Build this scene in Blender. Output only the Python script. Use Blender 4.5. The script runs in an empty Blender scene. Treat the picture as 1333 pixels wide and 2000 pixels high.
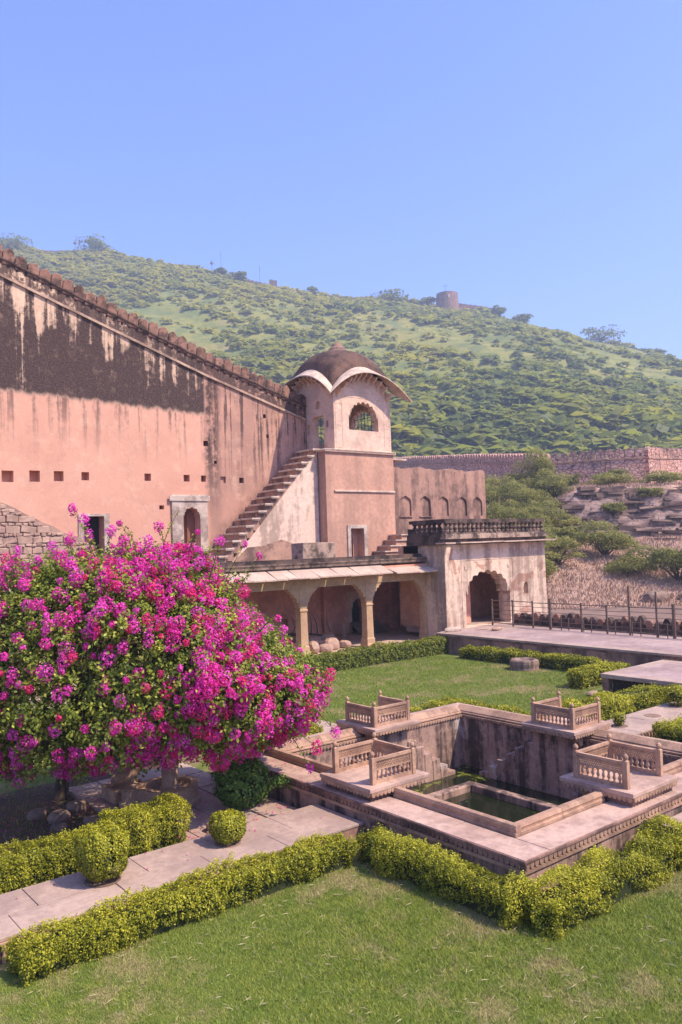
import bpy, math, random
import numpy as np
from mathutils import Matrix, Vector
rng = np.random.default_rng(7); random.seed(7)
scene = bpy.context.scene
# ------------------------------------------------------------------ camera
cam_d = bpy.data.cameras.new('camera'); cam = bpy.data.objects.new('camera', cam_d)
scene.collection.objects.link(cam); scene.camera = cam
cam_d.sensor_fit = 'VERTICAL'; cam_d.sensor_height = 36.0; cam_d.lens = 28.0
cam_d.clip_start = 0.1; cam_d.clip_end = 6000
yaw, pitch, roll = 0.89032, 0.04056, -0.03289
_f = Vector((math.cos(yaw)*math.cos(pitch), math.sin(yaw)*math.cos(pitch), math.sin(pitch)))
_r0 = Vector((math.sin(yaw), -math.cos(yaw), 0)); _u0 = _r0.cross(_f)
_r = _r0*math.cos(roll) + _u0*math.sin(roll); _u = _u0*math.cos(roll) - _r0*math.sin(roll)
CAM = Vector((0, 0, 5.2))
cam.matrix_world = Matrix(((_r.x, _u.x, -_f.x, CAM.x), (_r.y, _u.y, -_f.y, CAM.y), (_r.z, _u.z, -_f.z, CAM.z), (0, 0, 0, 1)))
# ------------------------------------------------------------------ light
SUN = Vector((0.38, -0.68, 1.0)).normalized()
elev = math.asin(SUN.z); azim = math.atan2(SUN.x, SUN.y)
world = bpy.data.worlds.new('World'); scene.world = world; world.use_nodes = True
wn = world.node_tree; wn.nodes.clear()
sky = wn.nodes.new('ShaderNodeTexSky'); sky.sky_type = 'NISHITA'; sky.sun_disc = False
sky.sun_elevation = elev; sky.sun_rotation = azim; sky.altitude = 300; sky.air_density = 1.0; sky.dust_density = 1.4; sky.ozone_density = 6.0
tint = wn.nodes.new('ShaderNodeMix'); tint.data_type = 'RGBA'; tint.blend_type = 'MULTIPLY'; tint.inputs[0].default_value = 1.0
tint.inputs[7].default_value = (0.85, 0.83, 1.18, 1)
bg = wn.nodes.new('ShaderNodeBackground'); bg.inputs[1].default_value = 0.15
wo = wn.nodes.new('ShaderNodeOutputWorld')
wn.links.new(sky.outputs[0], tint.inputs[6]); wn.links.new(tint.outputs[2], bg.inputs[0]); wn.links.new(bg.outputs[0], wo.inputs[0])
sd = bpy.data.lights.new('sun', 'SUN'); sd.energy = 3.5; sd.angle = math.radians(0.55); sd.color = (1.0, 0.87, 0.70)
so = bpy.data.objects.new('sun', sd); scene.collection.objects.link(so)
so.rotation_euler = SUN.to_track_quat('Z', 'Y').to_euler(); so.location = (20, -20, 60)
scene.view_settings.view_transform = 'Standard'; scene.view_settings.look = 'None'
scene.view_settings.gamma = 1.0; scene.view_settings.exposure = 1.1
scene.render.engine = 'CYCLES'
scene.cycles.volume_bounces = 0; scene.cycles.max_bounces = 6

# ------------------------------------------------------------------ node helpers
class S:
    def __init__(s, T, sock): s.T, s.k = T, sock
    def _m(s, op, o=None, rev=False, c=None):
        n = s.T.t.nodes.new('ShaderNodeMath'); n.operation = op
        a, b = (o, s) if rev else (s, o)
        for i, q in enumerate((a, b, c)):
            if q is None: continue
            if isinstance(q, S): s.T.t.links.new(q.k, n.inputs[i])
            else: n.inputs[i].default_value = q
        return S(s.T, n.outputs[0])
    def __add__(s, o): return s._m('ADD', o)
    __radd__ = __add__
    def __sub__(s, o): return s._m('SUBTRACT', o)
    def __rsub__(s, o): return s._m('SUBTRACT', o, True)
    def __mul__(s, o): return s._m('MULTIPLY', o)
    __rmul__ = __mul__
    def max(s, o): return s._m('MAXIMUM', o)
    def min(s, o): return s._m('MINIMUM', o)
    def gt(s, o): return s._m('GREATER_THAN', o)
    def lt(s, o): return s._m('LESS_THAN', o)
    def step(s, a, b):
        n = s.T.t.nodes.new('ShaderNodeMapRange'); n.interpolation_type = 'SMOOTHSTEP'
        s.T.t.links.new(s.k, n.inputs[0]); n.inputs[1].default_value = a; n.inputs[2].default_value = b
        return S(s.T, n.outputs[0])
class Mat:
    def __init__(s, name):
        s.m = bpy.data.materials.new(name); s.m.use_nodes = True; s.t = s.m.node_tree
        s.b = s.t.nodes['Principled BSDF']
        g = s.t.nodes.new('ShaderNodeNewGeometry'); s.P = g.outputs['Position']
        q = s.t.nodes.new('ShaderNodeSeparateXYZ'); s.t.links.new(s.P, q.inputs[0])
        s.x, s.y, s.z = (S(s, q.outputs[i]) for i in range(3))
    def vec(s, x, y, z):
        n = s.t.nodes.new('ShaderNodeCombineXYZ')
        for i, q in enumerate((x, y, z)):
            if isinstance(q, S): s.t.links.new(q.k, n.inputs[i])
            else: n.inputs[i].default_value = q
        return n.outputs[0]
    def noise(s, scale, detail=4, rough=.55, vec=None, dist=0):
        n = s.t.nodes.new('ShaderNodeTexNoise'); n.inputs['Scale'].default_value = scale
        n.inputs['Detail'].default_value = detail; n.inputs['Roughness'].default_value = rough; n.inputs['Distortion'].default_value = dist
        s.t.links.new(vec or s.P, n.inputs['Vector']); return S(s, n.outputs['Fac'])
    def voro(s, scale, vec=None, feature='DISTANCE_TO_EDGE'):
        n = s.t.nodes.new('ShaderNodeTexVoronoi'); n.feature = feature; n.inputs['Scale'].default_value = scale
        s.t.links.new(vec or s.P, n.inputs['Vector']); return S(s, n.outputs[0])
    def rand(s):
        n = s.t.nodes.new('ShaderNodeObjectInfo'); return S(s, n.outputs['Random'])
    def attr(s, name):
        n = s.t.nodes.new('ShaderNodeAttribute'); n.attribute_name = name; return S(s, n.outputs['Fac'])
    def mix(s, f, a, b, mode='MIX'):
        n = s.t.nodes.new('ShaderNodeMix'); n.data_type = 'RGBA'; n.blend_type = mode
        for i, q in ((0, f), (6, a), (7, b)):
            if isinstance(q, S): s.t.links.new(q.k, n.inputs[i])
            elif isinstance(q, (int, float)): n.inputs[i].default_value = q
            else: n.inputs[i].default_value = (*q, 1)
        return S(s, n.outputs[2])
    def out(s, col, rough=.85, bump=None, bstr=.4, bdist=.02, spec=.25):
        if isinstance(col, S): s.t.links.new(col.k, s.b.inputs['Base Color'])
        else: s.b.inputs['Base Color'].default_value = (*col, 1)
        if isinstance(rough, S): s.t.links.new(rough.k, s.b.inputs['Roughness'])
        else: s.b.inputs['Roughness'].default_value = rough
        s.b.inputs['Specular IOR Level'].default_value = spec
        if bump is not None:
            n = s.t.nodes.new('ShaderNodeBump'); n.inputs['Strength'].default_value = bstr; n.inputs['Distance'].default_value = bdist
            s.t.links.new(bump.k, n.inputs['Height']); s.t.links.new(n.outputs[0], s.b.inputs['Normal'])
        return s.m
def stone(name, c1, c2, stain=(.05, .032, .03), amt=.35, sc=1.0, streak=False, rough=.85, bstr=.5, peel=None, peel_t=.58, soft=.1, vary=.0, lim=None):
    warm = lambda c: (c[0], c[1]*(1.02 if c[1]/c[0] < .68 else .95), c[2]*.87)
    c1, c2, stain = warm(c1), warm(c2), warm(stain); peel = warm(peel) if peel else None
    M = Mat(name)
    col = M.mix(M.noise(.7*sc, 5, .6).step(.3, .7), c1, c2)
    fine = M.noise(9*sc, 5, .7)
    col = M.mix(fine.step(.35, .75)*.55, col, tuple(q*.62 for q in c2)); col = M.mix(M.noise(2.6*sc, 6, .7).step(.5, .75)*.35, col, tuple(min(1, q*1.25) for q in c1))
    if peel is not None:
        pn = M.noise(.55*sc, 6, .62, dist=.4)
        col = M.mix(pn.step(peel_t, peel_t+.02), col, peel)
    if amt > 0:
        v = M.vec(M.x*1.7, M.y*1.7, M.z*.22) if streak else None
        sn = M.noise(.9*sc, 6, .65, vec=v)
        m = (sn*.7 + M.noise(3.5*sc, 6, .75)*.3).step(.49-soft*.5, .53+soft*.6)*amt
        if lim: m = m*M.z.step(lim[0], lim[1])
        col = M.mix(m, col, stain)
    if vary:
        col = M.mix(M.rand()*vary, col, tuple(q*.45 for q in c1))
    return M.out(col, rough, fine*.6 + M.noise(40*sc, 3, .6)*.4, bstr, .015)

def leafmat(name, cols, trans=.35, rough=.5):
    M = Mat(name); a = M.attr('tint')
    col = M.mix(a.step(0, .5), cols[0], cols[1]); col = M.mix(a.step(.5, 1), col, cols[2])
    M.out(col, rough, spec=.3)
    tr = M.t.nodes.new('ShaderNodeBsdfTranslucent'); M.t.links.new(col.k, tr.inputs[0])
    mx = M.t.nodes.new('ShaderNodeMixShader'); mx.inputs[0].default_value = trans
    o = [n for n in M.t.nodes if n.type == 'OUTPUT_MATERIAL'][0]
    M.t.links.new(M.b.outputs[0], mx.inputs[1]); M.t.links.new(tr.outputs[0], mx.inputs[2]); M.t.links.new(mx.outputs[0], o.inputs[0])
    return M.m

# ------------------------------------------------------------------ mesh helpers
COL = scene.collection
OFF = {}
def tag(o, label=None, cat=None, group=None, kind=None):
    if label: o['label'] = label
    if cat: o['category'] = cat
    if group: o['group'] = group
    if kind: o['kind'] = kind
    return o
def thing(name, label, cat, loc=(0, 0, 0), group=None):
    o = bpy.data.objects.new(name, None); COL.objects.link(o); o.location = loc; o.empty_display_size = .2
    OFF[o.name] = Vector(loc); return tag(o, label, cat, group)
def off(parent): return OFF.get(parent.name, Vector((0, 0, 0))) if parent else Vector((0, 0, 0))
def link(name, me, mat, parent=None, loc=None, smooth=False, bevel=0):
    if mat and not me.materials: me.materials.append(mat)
    o = bpy.data.objects.new(name, me); COL.objects.link(o)
    if parent:
        o.parent = parent; OFF[o.name] = off(parent) if loc is None else Vector(loc)
        if loc is not None: o.location = Vector(loc) - off(parent)
    elif loc is not None: o.location = loc; OFF[o.name] = Vector(loc)
    if smooth: me.polygons.foreach_set('use_smooth', [True]*len(me.polygons))
    if bevel:
        b = o.modifiers.new('bevel', 'BEVEL'); b.width = bevel; b.segments = 2; b.limit_method = 'ANGLE'
    return o
class MB:
    def __init__(s): s.v = []; s.f = []
    def add(s, v, f):
        n = len(s.v); s.v += [tuple(p) for p in v]; s.f += [tuple(i+n for i in q) for q in f]; return s
    def box(s, x0, x1, y0, y1, z0, z1, jit=0):
        v = [(x0, y0, z0), (x1, y0, z0), (x1, y1, z0), (x0, y1, z0), (x0, y0, z1), (x1, y0, z1), (x1, y1, z1), (x0, y1, z1)]
        if jit: v = [tuple(c + random.uniform(-jit, jit) for c in p) for p in v]
        return s.add(v, [(3, 2, 1, 0), (4, 5, 6, 7), (0, 1, 5, 4), (1, 2, 6, 5), (2, 3, 7, 6), (3, 0, 4, 7)])
    def prism(s, poly, axis, a0, a1):
        n = len(poly)
        mk = {'y': lambda p, a: (p[0], a, p[1]), 'x': lambda p, a: (a, p[0], p[1]), 'z': lambda p, a: (p[0], p[1], a)}[axis]
        v = [mk(p, a0) for p in poly] + [mk(p, a1) for p in poly]
        f = [tuple(range(n-1, -1, -1)), tuple(range(n, 2*n))] + [(i, (i+1) % n, n+(i+1) % n, n+i) for i in range(n)]
        return s.add(v, f)
    def lathe(s, cx, cy, prof, n=16, sq=0):
        v = []; f = []
        for r, z in prof:
            for i in range(n):
                a = 2*math.pi*i/n + (math.pi/n if n == 4 else 0); v.append((cx + r*math.cos(a), cy + r*math.sin(a), z))
        for k in range(len(prof)-1):
            for i in range(n): j = (i+1) % n; f.append((k*n+i, k*n+j, (k+1)*n+j, (k+1)*n+i))
        f.append(tuple(range(n-1, -1, -1))); f.append(tuple((len(prof)-1)*n+i for i in range(n)))
        return s.add(v, f)
    def tube(s, pts, radii, n=6):
        pts = [Vector(p) for p in pts]; v = []; f = []
        if isinstance(radii, (int, float)): radii = [radii]*len(pts)
        for k, p in enumerate(pts):
            d = (pts[min(k+1, len(pts)-1)] - pts[max(k-1, 0)]).normalized()
            a = d.orthogonal().normalized() if k == 0 else (a0 - d*a0.dot(d)).normalized()
            a0 = a; b = d.cross(a)
            for i in range(n):
                t = 2*math.pi*i/n; v.append(p + (a*math.cos(t) + b*math.sin(t))*radii[k])
        for k in range(len(pts)-1):
            for i in range(n): j = (i+1) % n; f.append((k*n+i, k*n+j, (k+1)*n+j, (k+1)*n+i))
        f.append(tuple(range(n-1, -1, -1))); f.append(tuple((len(pts)-1)*n+i for i in range(n)))
        return s.add(v, f)
    def mesh(s, o=(0, 0, 0)):
        me = bpy.data.meshes.new('m'); o = Vector(o)
        me.from_pydata([Vector(p) - o for p in s.v], [], s.f); me.update(); return me
    def build(s, name, mat, parent=None, loc=None, smooth=False, bevel=0):
        o = off(parent) if loc is None else Vector(loc)
        me = s.mesh(o); me.name = name
        return link(name, me, mat, parent, loc, smooth, bevel)
def snoise(P, sc, seed=0, n=7):
    r = np.random.default_rng(seed); out = np.zeros(len(P))
    for i in range(n):
        k = r.normal(size=3)*sc*(1 + i*.45); out += np.sin(P @ k + r.uniform(0, 6.28))/(1 + i*.35)
    return out/3.0
def ico(sub=2):
    import bmesh
    bm = bmesh.new(); bmesh.ops.create_icosphere(bm, subdivisions=sub, radius=1)
    v = np.array([p.co[:] for p in bm.verts]); f = [tuple(q.index for q in p.verts) for p in bm.faces]; bm.free(); return v, f
ICO2 = ico(2); ICO1 = ico(1)
def rock_mesh(size, seed, sub=ICO2, flat=.0, amp=.22):
    v, f = sub; P = v.copy()
    P *= (1 + amp*snoise(P, 1.6, seed)[:, None])
    P = np.sign(P)*np.abs(P)**.8; P *= np.array(size)
    me = bpy.data.meshes.new('rock'); me.from_pydata([tuple(p) for p in P], [], f); me.update(); return me
def arr_mesh(name, V, F, tint=None, nper=4):
    me = bpy.data.meshes.new(name); me.vertices.add(len(V)); me.vertices.foreach_set('co', np.ascontiguousarray(V, dtype=np.float32).ravel())
    nf = len(F); me.loops.add(nf*nper); me.loops.foreach_set('vertex_index', np.ascontiguousarray(F, dtype=np.int32).ravel())
    me.polygons.add(nf); me.polygons.foreach_set('loop_start', np.arange(0, nf*nper, nper, dtype=np.int32))
    me.update(calc_edges=True)
    if tint is not None:
        a = me.attributes.new('tint', 'FLOAT', 'POINT'); a.data.foreach_set('value', np.ascontiguousarray(tint, dtype=np.float32))
    me.validate(); return me
def unit(a): return a/np.maximum(np.linalg.norm(a, axis=1, keepdims=True), 1e-9)
def leaves(P, N, L, W, tint, droop=0.0, r=rng):
    n = len(P); t = unit(np.cross(N, r.normal(size=(n, 3)))); t[:, 2] -= droop; t = unit(t)
    b = unit(np.cross(N, t)); up = N*0.18*np.asarray(W).reshape(-1, 1)
    L = np.asarray(L).reshape(-1, 1)/2; W = np.asarray(W).reshape(-1, 1)/2
    V = np.stack([P - t*L, P + b*W + up - t*L*.15, P + t*L, P - b*W + up - t*L*.15], 1).reshape(-1, 3)
    F = np.arange(n*4).reshape(-1, 4); return V, F, np.repeat(tint, 4)
def join_leaves(parts):
    V = np.concatenate([p[0] for p in parts]); T = np.concatenate([p[2] for p in parts]); F = np.arange(len(V)).reshape(-1, 4); return V, F, T

# wall sheet with openings.  s runs along 'd', depth runs along 'n'; openings: (s0, s1, z0, [(s, ztop)...], depth or None)
def wall(mb, org, d, n, s0, s1, zb, ztop, thick, ops=(), nseg=1):
    org = Vector(org); d = Vector(d); n = Vector(n)
    zt = ztop if callable(ztop) else (lambda s: ztop)
    W = lambda s, t, z: (org.x + d.x*s + n.x*t, org.y + d.y*s + n.y*t, z)
    br = set(np.linspace(s0, s1, nseg+1))
    for o in ops: br.update([q[0] for q in o[3]]); br.update([o[0], o[1]])
    br = sorted(b for b in br if s0-1e-6 <= b <= s1+1e-6)
    bs = [br[0]]
    for b in br[1:]:
        if b - bs[-1] > 1e-5: bs.append(b)
    q4 = lambda a, b, c, e: mb.add([a, b, c, e], [(0, 1, 2, 3)])
    topf = lambda o, s: float(np.interp(s, [q[0] for q in o[3]], [q[1] for q in o[3]]))
    for a, b in zip(bs[:-1], bs[1:]):
        m = (a+b)/2; act = sorted([o for o in ops if o[0] < m < o[1]], key=lambda o: o[2])
        lo_a = lo_b = zb
        for o in act:
            q4(W(a, 0, lo_a), W(b, 0, lo_b), W(b, 0, o[2]), W(a, 0, o[2])); ta, tb = topf(o, a), topf(o, b)
            D = thick if o[4] is None else o[4]
            if o[4] is None: q4(W(b, thick, lo_b), W(a, thick, lo_a), W(a, thick, o[2]), W(b, thick, o[2]))
            q4(W(a, 0, o[2]), W(b, 0, o[2]), W(b, D, o[2]), W(a, D, o[2]))
            q4(W(a, D, ta), W(b, D, tb), W(b, 0, tb), W(a, 0, ta))
            if o[4] is not None: q4(W(a, D, o[2]), W(b, D, o[2]), W(b, D, tb), W(a, D, ta))
            lo_a, lo_b = ta, tb
        q4(W(a, 0, lo_a), W(b, 0, lo_b), W(b, 0, zt(b)), W(a, 0, zt(a)))
        if any(o[4] is None for o in act): q4(W(b, thick, lo_b), W(a, thick, lo_a), W(a, thick, zt(a)), W(b, thick, zt(b)))
        else: q4(W(b, thick, zb), W(a, thick, zb), W(a, thick, zt(a)), W(b, thick, zt(b)))
        q4(W(a, 0, zt(a)), W(b, 0, zt(b)), W(b, thick, zt(b)), W(a, thick, zt(a)))
    for o in ops:
        D = thick if o[4] is None else o[4]
        for s, fl in ((o[0], 0), (o[1], 1)):
            t = topf(o, s); p = [W(s, 0, o[2]), W(s, D, o[2]), W(s, D, t), W(s, 0, t)]
            if t - o[2] > 1e-4: q4(*(p if fl else p[::-1]))
    for s, fl in ((s0, 1), (s1, 0)):
        p = [W(s, 0, zb), W(s, thick, zb), W(s, thick, zt(s)), W(s, 0, zt(s))]; q4(*(p if fl else p[::-1]))
    return mb
def rect(s0, s1, z0, z1, depth=None): return (s0, s1, z0, [(s0, z1), (s1, z1)], depth)
def cusped(s0, s1, z0, zs, zt, lobes=9, depth=None, c=.13, n=72, pointed=.0):
    pts = []; cx = (s0+s1)/2; hw = (s1-s0)/2
    for i in range(n+1):
        a = math.pi*i/n; r = 1 - (c*(1-abs(math.sin(lobes*a))) if lobes else 0)
        x = cx - hw*r*math.cos(a); z = zs + (zt-zs)*r*math.sin(a)**(1-pointed*.3) + pointed*(zt-zs)*.18*max(0, 1-abs(x-cx)/hw*2.5)
        pts.append((x, z))
    pts.sort(); pts[0] = (s0, zs); pts[-1] = (s1, zs)
    o = [pts[0]]
    for p in pts[1:]:
        if p[0] - o[-1][0] > 1e-4: o.append(p)
    return (s0, s1, z0, o, depth)

# ------------------------------------------------------------------ materials
M_deck = stone('sandstone_deck', (.56, .37, .325), (.47, .3, .26), (.22, .13, .12), .5, 1.1, soft=.08)
M_edge = stone('sandstone_edge', (.36, .2, .17), (.27, .145, .125), (.06, .035, .033), .75, 1.6)
M_trim = stone('sandstone_trim', (.5, .3, .225), (.4, .23, .175), (.1, .06, .05), .5, 2)
M_poolwall = stone('pool_wall_plaster', (.48, .3, .255), (.34, .205, .18), (.06, .04, .04), .95, 1.7, streak=True, soft=.1, peel=(.5, .41, .38), peel_t=.62)
M_rail = stone('carved_sandstone', (.56, .34, .25), (.46, .265, .195), (.14, .08, .07), .45, 2.2)
M_path = stone('path_slab', (.52, .39, .325), (.45, .33, .275), (.2, .14, .13), .45, 1.2, vary=.22)
M_tower = stone('tower_plaster', (.62, .34, .265), (.56, .3, .235), (.2, .11, .1), .38, .55, streak=True)
M_cream = stone('cream_plaster', (.78, .6, .49), (.74, .53, .42), (.2, .13, .11), .6, .6, streak=True, soft=.05)
M_chh = stone('pavilion_plaster', (.78, .58, .46), (.72, .51, .4), (.32, .2, .17), .4, .9)
M_dome = stone('weathered_dome', (.19, .1, .08), (.12, .065, .054), (.045, .028, .026), .85, 1.2)
M_chajja = stone('eave_stone', (.72, .58, .47), (.64, .49, .39), (.28, .2, .17), .55, 1.6, streak=True)
M_niche = stone('weathered_plaster', (.46, .26, .21), (.4, .215, .175), (.085, .05, .048), .8, .6, streak=True)
M_gate = stone('peeling_plaster', (.78, .6, .47), (.72, .53, .41), (.15, .095, .085), .65, .8, streak=True, peel=(.48, .26, .2), peel_t=.575)
M_gatein = stone('ochre_plaster', (.8, .43, .31), (.73, .37, .26), (.3, .15, .12), .35, .9)
M_dark = stone('blackened_stone', (.17, .105, .09), (.1, .06, .054), (.025, .018, .018), .9, 1.8)
M_dark2 = stone('blackened_balustrade', (.3, .2, .165), (.15, .095, .085), (.03, .02, .02), .9, 2.6)
M_col = stone('column_sandstone', (.58, .37, .24), (.5, .3, .19), (.24, .14, .1), .35, 1.8)
M_eave = stone('eave_slab', (.6, .46, .37), (.52, .38, .31), (.3, .2, .17), .4, 1.5, vary=.15)
M_back = stone('veranda_plaster', (.78, .37, .29), (.7, .31, .24), (.32, .15, .13), .5, .8)
M_white = stone('limewashed_frame', (.62, .52, .45), (.54, .43, .36), (.2, .14, .12), .7, 1.5)
M_merlon = stone('weathered_merlon', (.42, .215, .165), (.26, .135, .11), (.05, .032, .03), .95, 2.2, vary=.55)
M_rubble = stone('rubble_stone', (.56, .36, .3), (.46, .28, .235), (.22, .13, .115), .5, 1.4, vary=.25)
M_mortar = stone('mortar', (.46, .29, .245), (.38, .23, .195), amt=.3)
M_rampart = stone('rampart_masonry', (.36, .2, .155), (.24, .13, .105), (.09, .06, .05), .55, .5)
M_rock = stone('rock', (.38, .245, .2), (.25, .155, .13), (.075, .05, .045), .8, .9, vary=.5)
M_metal = stone('rusted_metal', (.2, .13, .11), (.13, .085, .075), amt=.2, sc=3, rough=.6)
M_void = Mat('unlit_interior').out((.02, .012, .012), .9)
M_terr = stone('terrace_floor', (.47, .35, .33), (.38, .275, .265), (.2, .13, .125), .5, .6)
M_soil = stone('dry_soil', (.3, .185, .15), (.22, .13, .105), (.1, .065, .05), .5, .5)
M_bark = stone('bark', (.12, .08, .06), (.07, .045, .035), amt=.3, sc=4)
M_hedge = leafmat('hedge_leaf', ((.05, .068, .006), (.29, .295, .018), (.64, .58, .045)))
M_hedgefar = leafmat('hedge_leaf_fresh', ((.075, .11, .014), (.2, .23, .025), (.38, .36, .045)))
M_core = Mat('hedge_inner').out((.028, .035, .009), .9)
M_bush = leafmat('bush_leaf', ((.05, .1, .02), (.13, .23, .035), (.28, .4, .07)))
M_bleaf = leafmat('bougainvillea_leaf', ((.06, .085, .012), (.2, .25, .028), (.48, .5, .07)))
M_bract = leafmat('bougainvillea_bract', ((.78, .05, .17), (.8, .04, .42), (.92, .16, .62)), .42, .6)
M_scrub = leafmat('scrub_leaf', ((.14, .15, .035), (.3, .29, .065), (.5, .45, .13)), .6)
M_wood = leafmat('hill_scrub_leaf', ((.15, .2, .05), (.27, .29, .04), (.4, .37, .045)), .6)
def lawn_mat(name, blade):
    M = Mat(name); p = M.noise(.42, 5, .6); q = M.noise(1.7, 5, .65); dry = (p*.65 + q*.35)
    g = M.mix(M.noise(3, 4).step(.3, .7), (.175, .235, .02), (.3, .325, .04)); d = M.mix(M.noise(5, 3), (.46, .38, .16), (.36, .31, .11))
    f = (dry*.8 + M.noise(7, 5, .7)*.2).step(.48, .60)
    if blade:
        a = M.attr('tint'); f = (f*.8 + a.step(.86, .98)*.75).min(1.0); col = M.mix(f, g, d); col = M.mix(a.step(.0, .6), M.mix(.5, col, (.03, .05, .01)), col)
        M.out(col, .55, spec=.2)
    else:
        col = M.mix(f, (.1, .14, .02), (.24, .19, .08)); M.out(col, .95, M.noise(30, 4), .6, .03)
    return M.m
M_lawn = lawn_mat('lawn_soil', False); M_blade = lawn_mat('grass_blade', True)
def fortwall_mat():
    M = Mat('fort_wall_plaster')
    zs = (17.5 - .333*(M.x - 10.3)).max(14.15 - .293*(M.x - 20.4)); d = zs - M.z
    base = M.mix(M.noise(.35, 5, .6).step(.3, .7), (.69, .37, .245), (.62, .315, .205))
    base = M.mix(M.noise(7, 5, .7)*.35, base, (.5, .25, .19))
    right = M.x.step(20.1, 20.7)
    base = M.mix(right*(M.noise(.5, 5, .6).step(.3, .65)*.5 + .4), base, (.36, .2, .145)); base = M.mix(M.noise(1.2, 6, .7).step(.5, .72)*.4, base, (.76, .48, .32))
    st = M.noise(1.0, 5, .6, vec=M.vec(M.x*2.1, M.y, M.z*.10)); st2 = M.noise(1.0, 5, .6, vec=M.vec(M.x*3.3 + 40, M.y, M.z*.14))
    br = M.noise(2.6, 6, .72)
    # upper zone of bare, blackened old render
    lower = 12.5 - .03*(M.x - 10.0) + (M.noise(2.0, 4) - .5)*.22 + (st2 - .5)*.5
    left = 1.0 - M.x.step(20.25, 20.45)
    zone = (M.z - lower).step(-.22, .08)*left
    pale = M.mix(br.step(.4, .6), (.58, .38, .25), (.72, .5, .33))
    up = M.mix(zone, base, pale)
    thr = d.step(.3, 2.6)*.10
    dark = (st*.5 + st2*.25 + br*.25 + thr).step(.455, .53)*zone
    dark = dark*((br*.6 + M.noise(5, 6, .75)*.4).step(.22, .5)*.5 + .5)
    # streaks running down over the sound plaster
    below = (lower - M.z); run = (1.0 - below.step(.0, 3.4))*(1.0 - below.lt(0.0))*left
    streak = (st2*.45 + st*.35 + br*.2).step(.50, .60)*run*.7
    rr = (st2*.8 + br*.2).step(.49, .58)*right*(1.0 - d.step(1.5, 6.5))*.85
    seam = ((M.x - 20.75 + (br - .5)*.8)._m('ABSOLUTE')*-1.0 + .62).step(.0, .45)*(st*.5 + br*.5).step(.38, .55)*(1.0 - d.step(3.5, 8.5))*.95
    band = (0.0 - d).step(-.02, .06)*(st*.3 + M.noise(3.4, 6, .75)*.7).step(.40, .50)*.92
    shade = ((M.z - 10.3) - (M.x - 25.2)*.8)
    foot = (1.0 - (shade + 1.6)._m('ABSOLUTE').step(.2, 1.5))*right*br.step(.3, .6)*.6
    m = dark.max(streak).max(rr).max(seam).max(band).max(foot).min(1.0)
    grime = M.noise(1.9, 7, .72).step(.5, .74)*.38*(1.0 - zone); up = M.mix(grime, up, (.42, .235, .17)); up = M.mix(M.noise(3.1, 6, .75).step(.56, .7)*.3*(1.0 - zone), up, (.78, .52, .38))
    col = M.mix(m, up, M.mix(M.noise(14, 4, .7).step(.4, .75), (.05, .03, .026), (.14, .085, .068)))
    spk = M.noise(11, 3, .8).step(.66, .7)*zone*.22; col = M.mix(spk, col, (.5, .35, .28))
    return M.out(col, .9, M.noise(8, 6, .7)*.7 + M.noise(30, 3)*.3, .55, .03)
M_fort = fortwall_mat()

# ------------------------------------------------------------------ the ground and the hills
FH = np.array([math.cos(yaw), math.sin(yaw)]); RH = np.array([math.sin(yaw), -math.cos(yaw)])
def W2(u, v): return FH[0]*u + RH[0]*v, FH[1]*u + RH[1]*v
gx = [-1500, 9.6, 16.2, 1800]; gy = [-1500, 7.9, 15.2, 1800]
g = MB()
for i in range(3):
    for j in range(3):
        if (i, j) != (1, 1): g.add([(gx[i], gy[j], -.03), (gx[i+1], gy[j], -.03), (gx[i+1], gy[j+1], -.03), (gx[i], gy[j+1], -.03)], [(0, 1, 2, 3)])
tag(g.build('ground', M_soil), kind='structure')
SKY = [(-900, 190), (-500, 226), (-320, 224), (-220, 213.7), (-190, 205), (-152, 203.8), (-109, 194.4), (-75, 186.5), (-51, 178.8), (-31, 174), (-4, 168.7), (36, 164.6), (66, 161), (97, 156), (130, 146.4), (163, 135.8), (192, 129.7), (213, 120.5), (227, 114.9), (330, 84), (500, 50), (900, 30)]
RP = [(175, 8.5, 24.0), (165, 10.9, 22.9), (122, 22.6, 18.4), (106, 25.8, 16.5), (102, 27.2, 16.0), (100, 33.4, 16.1), (99, 38.0, 16.1), (101, 40.2, 16.2), (108, 43.5, 16.8), (118, 62, 17.5)]   # rampart top (u, v, z)
def terr(u, v):
    u = np.asarray(u, float); v = np.asarray(v, float); P = np.stack([u, v, 0*u], -1).reshape(-1, 3)
    n1 = snoise(P, .018, 1).reshape(u.shape); n2 = snoise(P, .07, 2).reshape(u.shape); n3 = snoise(P, .35, 3).reshape(u.shape)
    zr = np.interp(v, [s[0] for s in SKY], [s[1] for s in SKY])
    s = np.clip((u-185)/(520-185), 0, None)
    far = 5 + (zr-5)*np.where(s < 1, s**.93, 1 - (s-1)*.9) + (n1*7 + n2*2.0)*np.clip(s*3, 0, 1)*np.clip((1-s)*4, 0.04, 1)
    r = v/np.maximum(u, 1)
    # near hillside below the rampart
    prof_c = np.interp(u + n2*1.5, [40, 57, 66, 75, 84.5, 86.2, 88, 97, 104, 130, 185], [-1.5, -.3, 1.3, 3.4, 4.8, 7.6, 10.4, 11.2, 11.6, 9, 5])
    prof_s = np.interp(u + n2*2, [40, 57, 66, 80, 95, 104, 122, 165, 185], [-1.5, -.3, 1.4, 5.2, 9.4, 11.6, 13.2, 15, 5])
    k = np.clip((r - .245)/.05, 0, 1); near = prof_c*k + prof_s*(1-k)
    near = near + n3*.25*np.clip((u-58)/10, 0, 1)
    lo = np.clip((v + 30)/40, 0, 1); near = near*lo + (-1.5)*(1-lo)
    w = np.clip((u-180)/25, 0, 1); return near*(1-w) + far*w
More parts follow.
